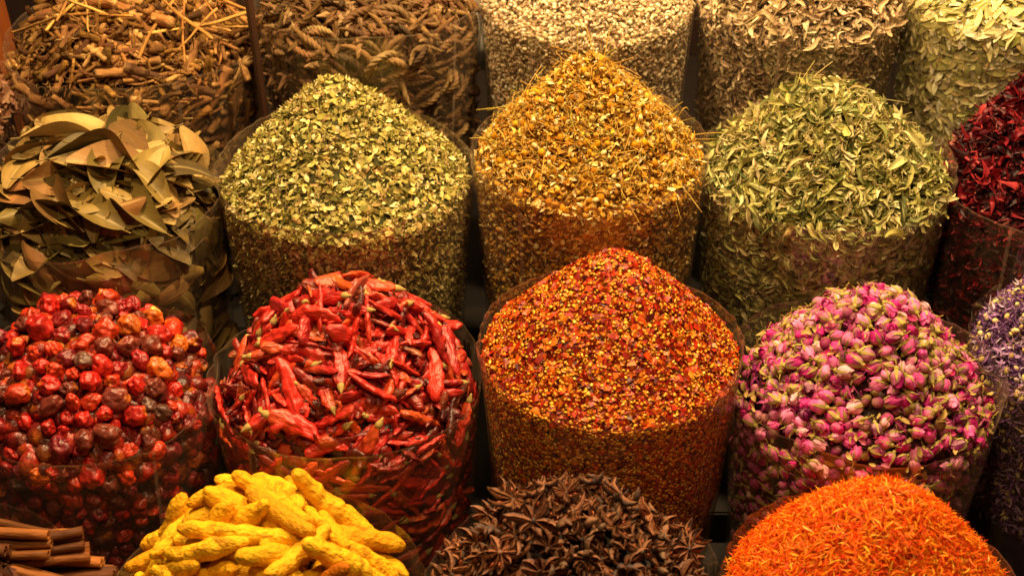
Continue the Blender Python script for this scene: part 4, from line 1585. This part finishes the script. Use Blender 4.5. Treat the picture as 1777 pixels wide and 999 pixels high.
def where(it):
    h = it['h']
    l = it['P'] - h.c
    r = math.hypot(l[0], l[1]) / h.R
    side = ''
    nb = NB[h.key]
    sd = 0 if l[0] < 0 else 1
    if abs(l[0]) > 0.33 * h.R:
        side = (' towards the ' + NEAR[nb[sd]]) if nb[sd] else ' far from the ' + NEAR[nb[1 - sd]]
    if it['place'] == 'side' and l[2] < -0.01:
        return ('deep behind the film' if l[2] < -0.12 else 'behind the film under the rim') + side
    if r < 0.28:
        return 'at the peak of the heap'
    if r < 0.58:
        b = 'on the upper slope'
    elif r < 0.82:
        b = 'on the lower slope'
    else:
        b = 'at the rim of the film'
    if not side:
        return b + (' in front' if l[1] < 0 else ' at the back')
    return b + side + (' in front' if l[1] < -0.35 * h.R else ' at the back' if l[1] > 0.35 * h.R else '')


mesh_cache = {}
LAB = {}
LONG = {'dried_chilli', 'turmeric_finger', 'bay_leaf', 'root_stick', 'twisted_pod', 'rosebud', 'curled_leaf', 'hibiscus_petal', 'flat_leaflet', 'shrivelled_leaf'}
kinds = sorted({it['kind'] for it in ITEMS})
for kd in kinds:
    idx = [q for q, it in enumerate(ITEMS) if it['kind'] == kd]
    idx.sort(key=lambda q: -cnt[q])
    word, catg, grp = GROUPS[kd]
    sz = np.array([float(np.mean(ITEMS[q]['S'])) for q in idx[:295]])
    big, sml = np.quantile(sz, 0.80), np.quantile(sz, 0.25)
    for rank, q in enumerate(idx):
        it = ITEMS[q]
        sw = ''
        if not any(w in it['word'] for w in ('long', 'short', 'large', 'small', 'thick', 'thin', 'tall', 'upright', 'raised')):
            m_ = float(np.mean(it['S']))
            sw = 'large ' if m_ > big else 'small ' if m_ < sml else ''
        var = it['variants'][it['v']]
        if rank < 295 and cnt[q] >= 2:
            root = None
            empty_root = kd == 'star_anise'
            M = it['F'] * it['S'][None, :]
            mw = [[*M[0], it['P'][0]], [*M[1], it['P'][1]], [*M[2], it['P'][2]], [0, 0, 0, 1]]
            if empty_root:
                root = link(kd, None)
            for j, (pn, V, F, T, mk, ov) in enumerate(var):
                key = id(V)
                if key not in mesh_cache:
                    mesh_cache[key] = mk_mesh(pn if (j or empty_root) else kd, V, F, T, MAT[mk]['obj'])
                o = link(kd if (j == 0 and not empty_root) else pn, mesh_cache[key], root)
                if root is None:
                    root = o
                col = it['C'] if ov is None else lin(ov)
                o.color = (*[float(c) for c in col], 1)
            import mathutils
            root.matrix_world = mathutils.Matrix(mw)
            lie = ''
            if kd in LONG:
                uz = abs(it['F'][2, 0])
                lie = 'upright ' if uz > 0.72 else 'slanting ' if uz > 0.33 else 'level '
                if lie.strip() in it['word']:
                    lie = ''
            lb = (lie + sw + it['word'] + ' ' + word + ' ' + where(it)).strip()
            if len(lb.replace('-', ' ').split()) > 16:
                lb = lb.removesuffix(' in front').removesuffix(' at the back')
            if len(lb.replace('-', ' ').split()) > 16:
                lb = lb.replace(lie + sw, sw, 1) if lie else lb
            if len(lb.replace('-', ' ').split()) > 16 and sw:
                lb = lb.replace(sw, '', 1)
            if len(lb.replace('-', ' ').split()) > 16:
                lb = lb.replace('wrinkled ', '')
            LAB.setdefault(lb, []).append(root)
            root['category'] = catg
            root['group'] = grp
        else:
            if cnt[q] == 0 and it['h'].key in ('pods', 'roots', 'chilli', 'jujube', 'rose', 'hibiscus', 'sage', 'verbena', 'senna') and q % 2:
                continue            # buried: nothing of it shows
            lo = LOOSE[it['h'].key]
            for (pn, V, F, T, mk, ov) in (it['low'] or var):
                col = it['C'] if ov is None else lin(ov)
                W = (V * it['S']) @ it['F'].T + it['P']
                a = T[:, 3:4]
                lo.raw(W, F, col[None] * (1 - a) + T[:, :3] * a)

for lb, rs in LAB.items():
    rs.sort(key=lambda o: -o.matrix_basis.translation.z)
    tail = {2: ['upper of two', 'lower of two'], 3: ['top one of three', 'middle one of three', 'lowest of three']}.get(len(rs))
    for q, o in enumerate(rs):
        o['label'] = lb + ', ' + tail[q] if tail and len((lb + ' ' + tail[q]).replace('-', ' ').split()) <= 16 else lb

STUFF = {
    'cinnamon': ('cinnamon_pieces', 'brown cinnamon bits filling the sack under the cinnamon sticks', 'cinnamon'),
    'turmeric': ('turmeric_pieces', 'yellow turmeric filling the sack under the top fingers', 'turmeric'),
    'anise': ('anise_pieces', 'dark broken anise pods filling the sack between whole stars', 'spice'),
    'safflower': ('safflower_threads', 'bright orange safflower threads heaped in the front row sack', 'safflower'),
    'jujube': ('fruit_pieces', 'dark dried fruits filling the sack under the red fruits', 'dried fruit'),
    'chilli': ('chilli_pieces', 'deep red chillies filling the sack under the whole chillies', 'chilli'),
    'flakes': ('chilli_flakes', 'red chilli flakes with yellow seeds heaped to a cone', 'chilli flakes'),
    'rose': ('rose_pieces', 'rose petals and buds filling the sack under the rosebuds', 'rose petals'),
    'cornflower': ('cornflower_petals', 'purple shredded cornflower petals heaped beside the rosebuds', 'flower petals'),
    'bay': ('bay_leaf_pieces', 'dark bay leaves filling the sack under the top leaves', 'leaves'),
    'thyme': ('herb_flakes', 'pale green herb flakes heaped to a cone behind the chillies', 'herb'),
    'chamomile': ('chamomile_petals', 'golden chamomile petals and stems heaped behind the chilli flakes', 'chamomile'),
    'verbena': ('leaf_pieces', 'small crumbled green leaf pieces between the curled leaves', 'herb'),
    'hibiscus': ('hibiscus_pieces', 'dark red hibiscus fragments filling the sack under the petals', 'hibiscus'),
    'roots': ('root_pieces', 'brown root splinters filling the sack between the sticks', 'roots'),
    'pods': ('pod_pieces', 'dark twisted pods filling the sack under the top pods', 'pods'),
    'florets': ('cream_florets', 'cream-coloured dried florets heaped in the back row sack', 'florets'),
    'sage': ('leaf_crumbs', 'grey-brown leaf crumbs filling the sack beside the cream florets', 'herb'),
    'senna': ('leaflet_pieces', 'pale yellow-green leaf pieces filling the back row sack', 'herb'),
    'peel': ('dried_peel', 'pale brown dried peel in the half-seen sack beside the roots', 'peel'),
}
for q, (k_, lo) in enumerate(LOOSE.items()):
    V, F, C = lo.arrays()
    h = HEAPS[k_]
    nm, lb, cg = STUFF[k_]
    mk = {'rose': 'petal'}.get(k_, k_)
    C4 = np.concatenate([C, np.ones((len(C), 1))], 1)
    me = mk_mesh(nm, V - h.c, F, C4, MAT[mk]['col'], attr='Col')
    o = link(nm, me, kind='stuff', label=lb, category=cg)
    o.location = h.c
    kw = dict(seed=q)
    if k_ in ('flakes', 'anise', 'safflower'):
        kw.update(rise=0.022, flare=0.0)
    if k_ == 'bay':
        kw.update(rise=0.055, wave=0.014, flare=0.012)
    if k_ in ('jujube', 'chilli', 'turmeric'):
        kw.update(rise=0.022, flare=0.001)
    film(h, **kw)

# ================================================================== the background beside and behind the back row
def post(name, p0, p1, w, mat, label):
    p0, p1 = np.array(p0, float), np.array(p1, float)
    V, F = tube(np.linspace(p0, p1, 6), np.full(6, w), 4)
    me = mk_mesh(name, V, F, mat=mat, smooth=False)
    return link(name, me, label=label, category='post')


post('wooden_post', (-1.10, 3.10, 0.5), (-1.16, 3.10, 1.5), 0.035, wood_post, 'orange-brown wooden post beside the sack of root sticks')
post('wooden_pole', (-0.462, 2.65, 0.5), (-0.500, 2.65, 1.6), 0.008, wood_mat('brown_pole', lin('#3a2214'), lin('#54321e')),
     'dark brown pole between the root sticks and twisted pods')
gm = bpy.data.materials.new('green_plastic')
gm.use_nodes = True
gm.node_tree.nodes['Principled BSDF'].inputs['Base Color'].default_value = (*lin('#2f9a3c'), 1)
gm.node_tree.nodes['Principled BSDF'].inputs['Roughness'].default_value = 0.35
th = np.linspace(0, math.pi, 9)
V, F = tube(np.stack([0.40 + 0 * th, 3.16 + 0 * th, np.linspace(0.9, 1.22, 9)], -1), np.array([0.10, 0.12, 0.125, 0.128, 0.13, 0.13, 0.13, 0.134, 0.136]), 28)
link('green_tub', mk_mesh('green_tub', V, F, mat=gm), label='green plastic tub behind the cream florets sack', category='tub')

wb = bpy.data.materials.new('white_bag')
wb.use_nodes = True
wb.node_tree.nodes['Principled BSDF'].inputs['Base Color'].default_value = (0.8, 0.78, 0.72, 1)
wb.node_tree.nodes['Principled BSDF'].inputs['Roughness'].default_value = 0.3
V, F, T = blob(0.11, 0.08, 0.16, 4, 0.10, 3)
V = V * (1 + 0.05 * sn(V, 60, 4) - 0.04 * np.abs(sn(V, 110, 6)))[:, None] + [-0.06, 3.16, 0.86]
link('white_bag', mk_mesh('white_bag', V, F, mat=wb), label='crumpled white plastic bag behind the twisted pods and cream florets', category='bag')
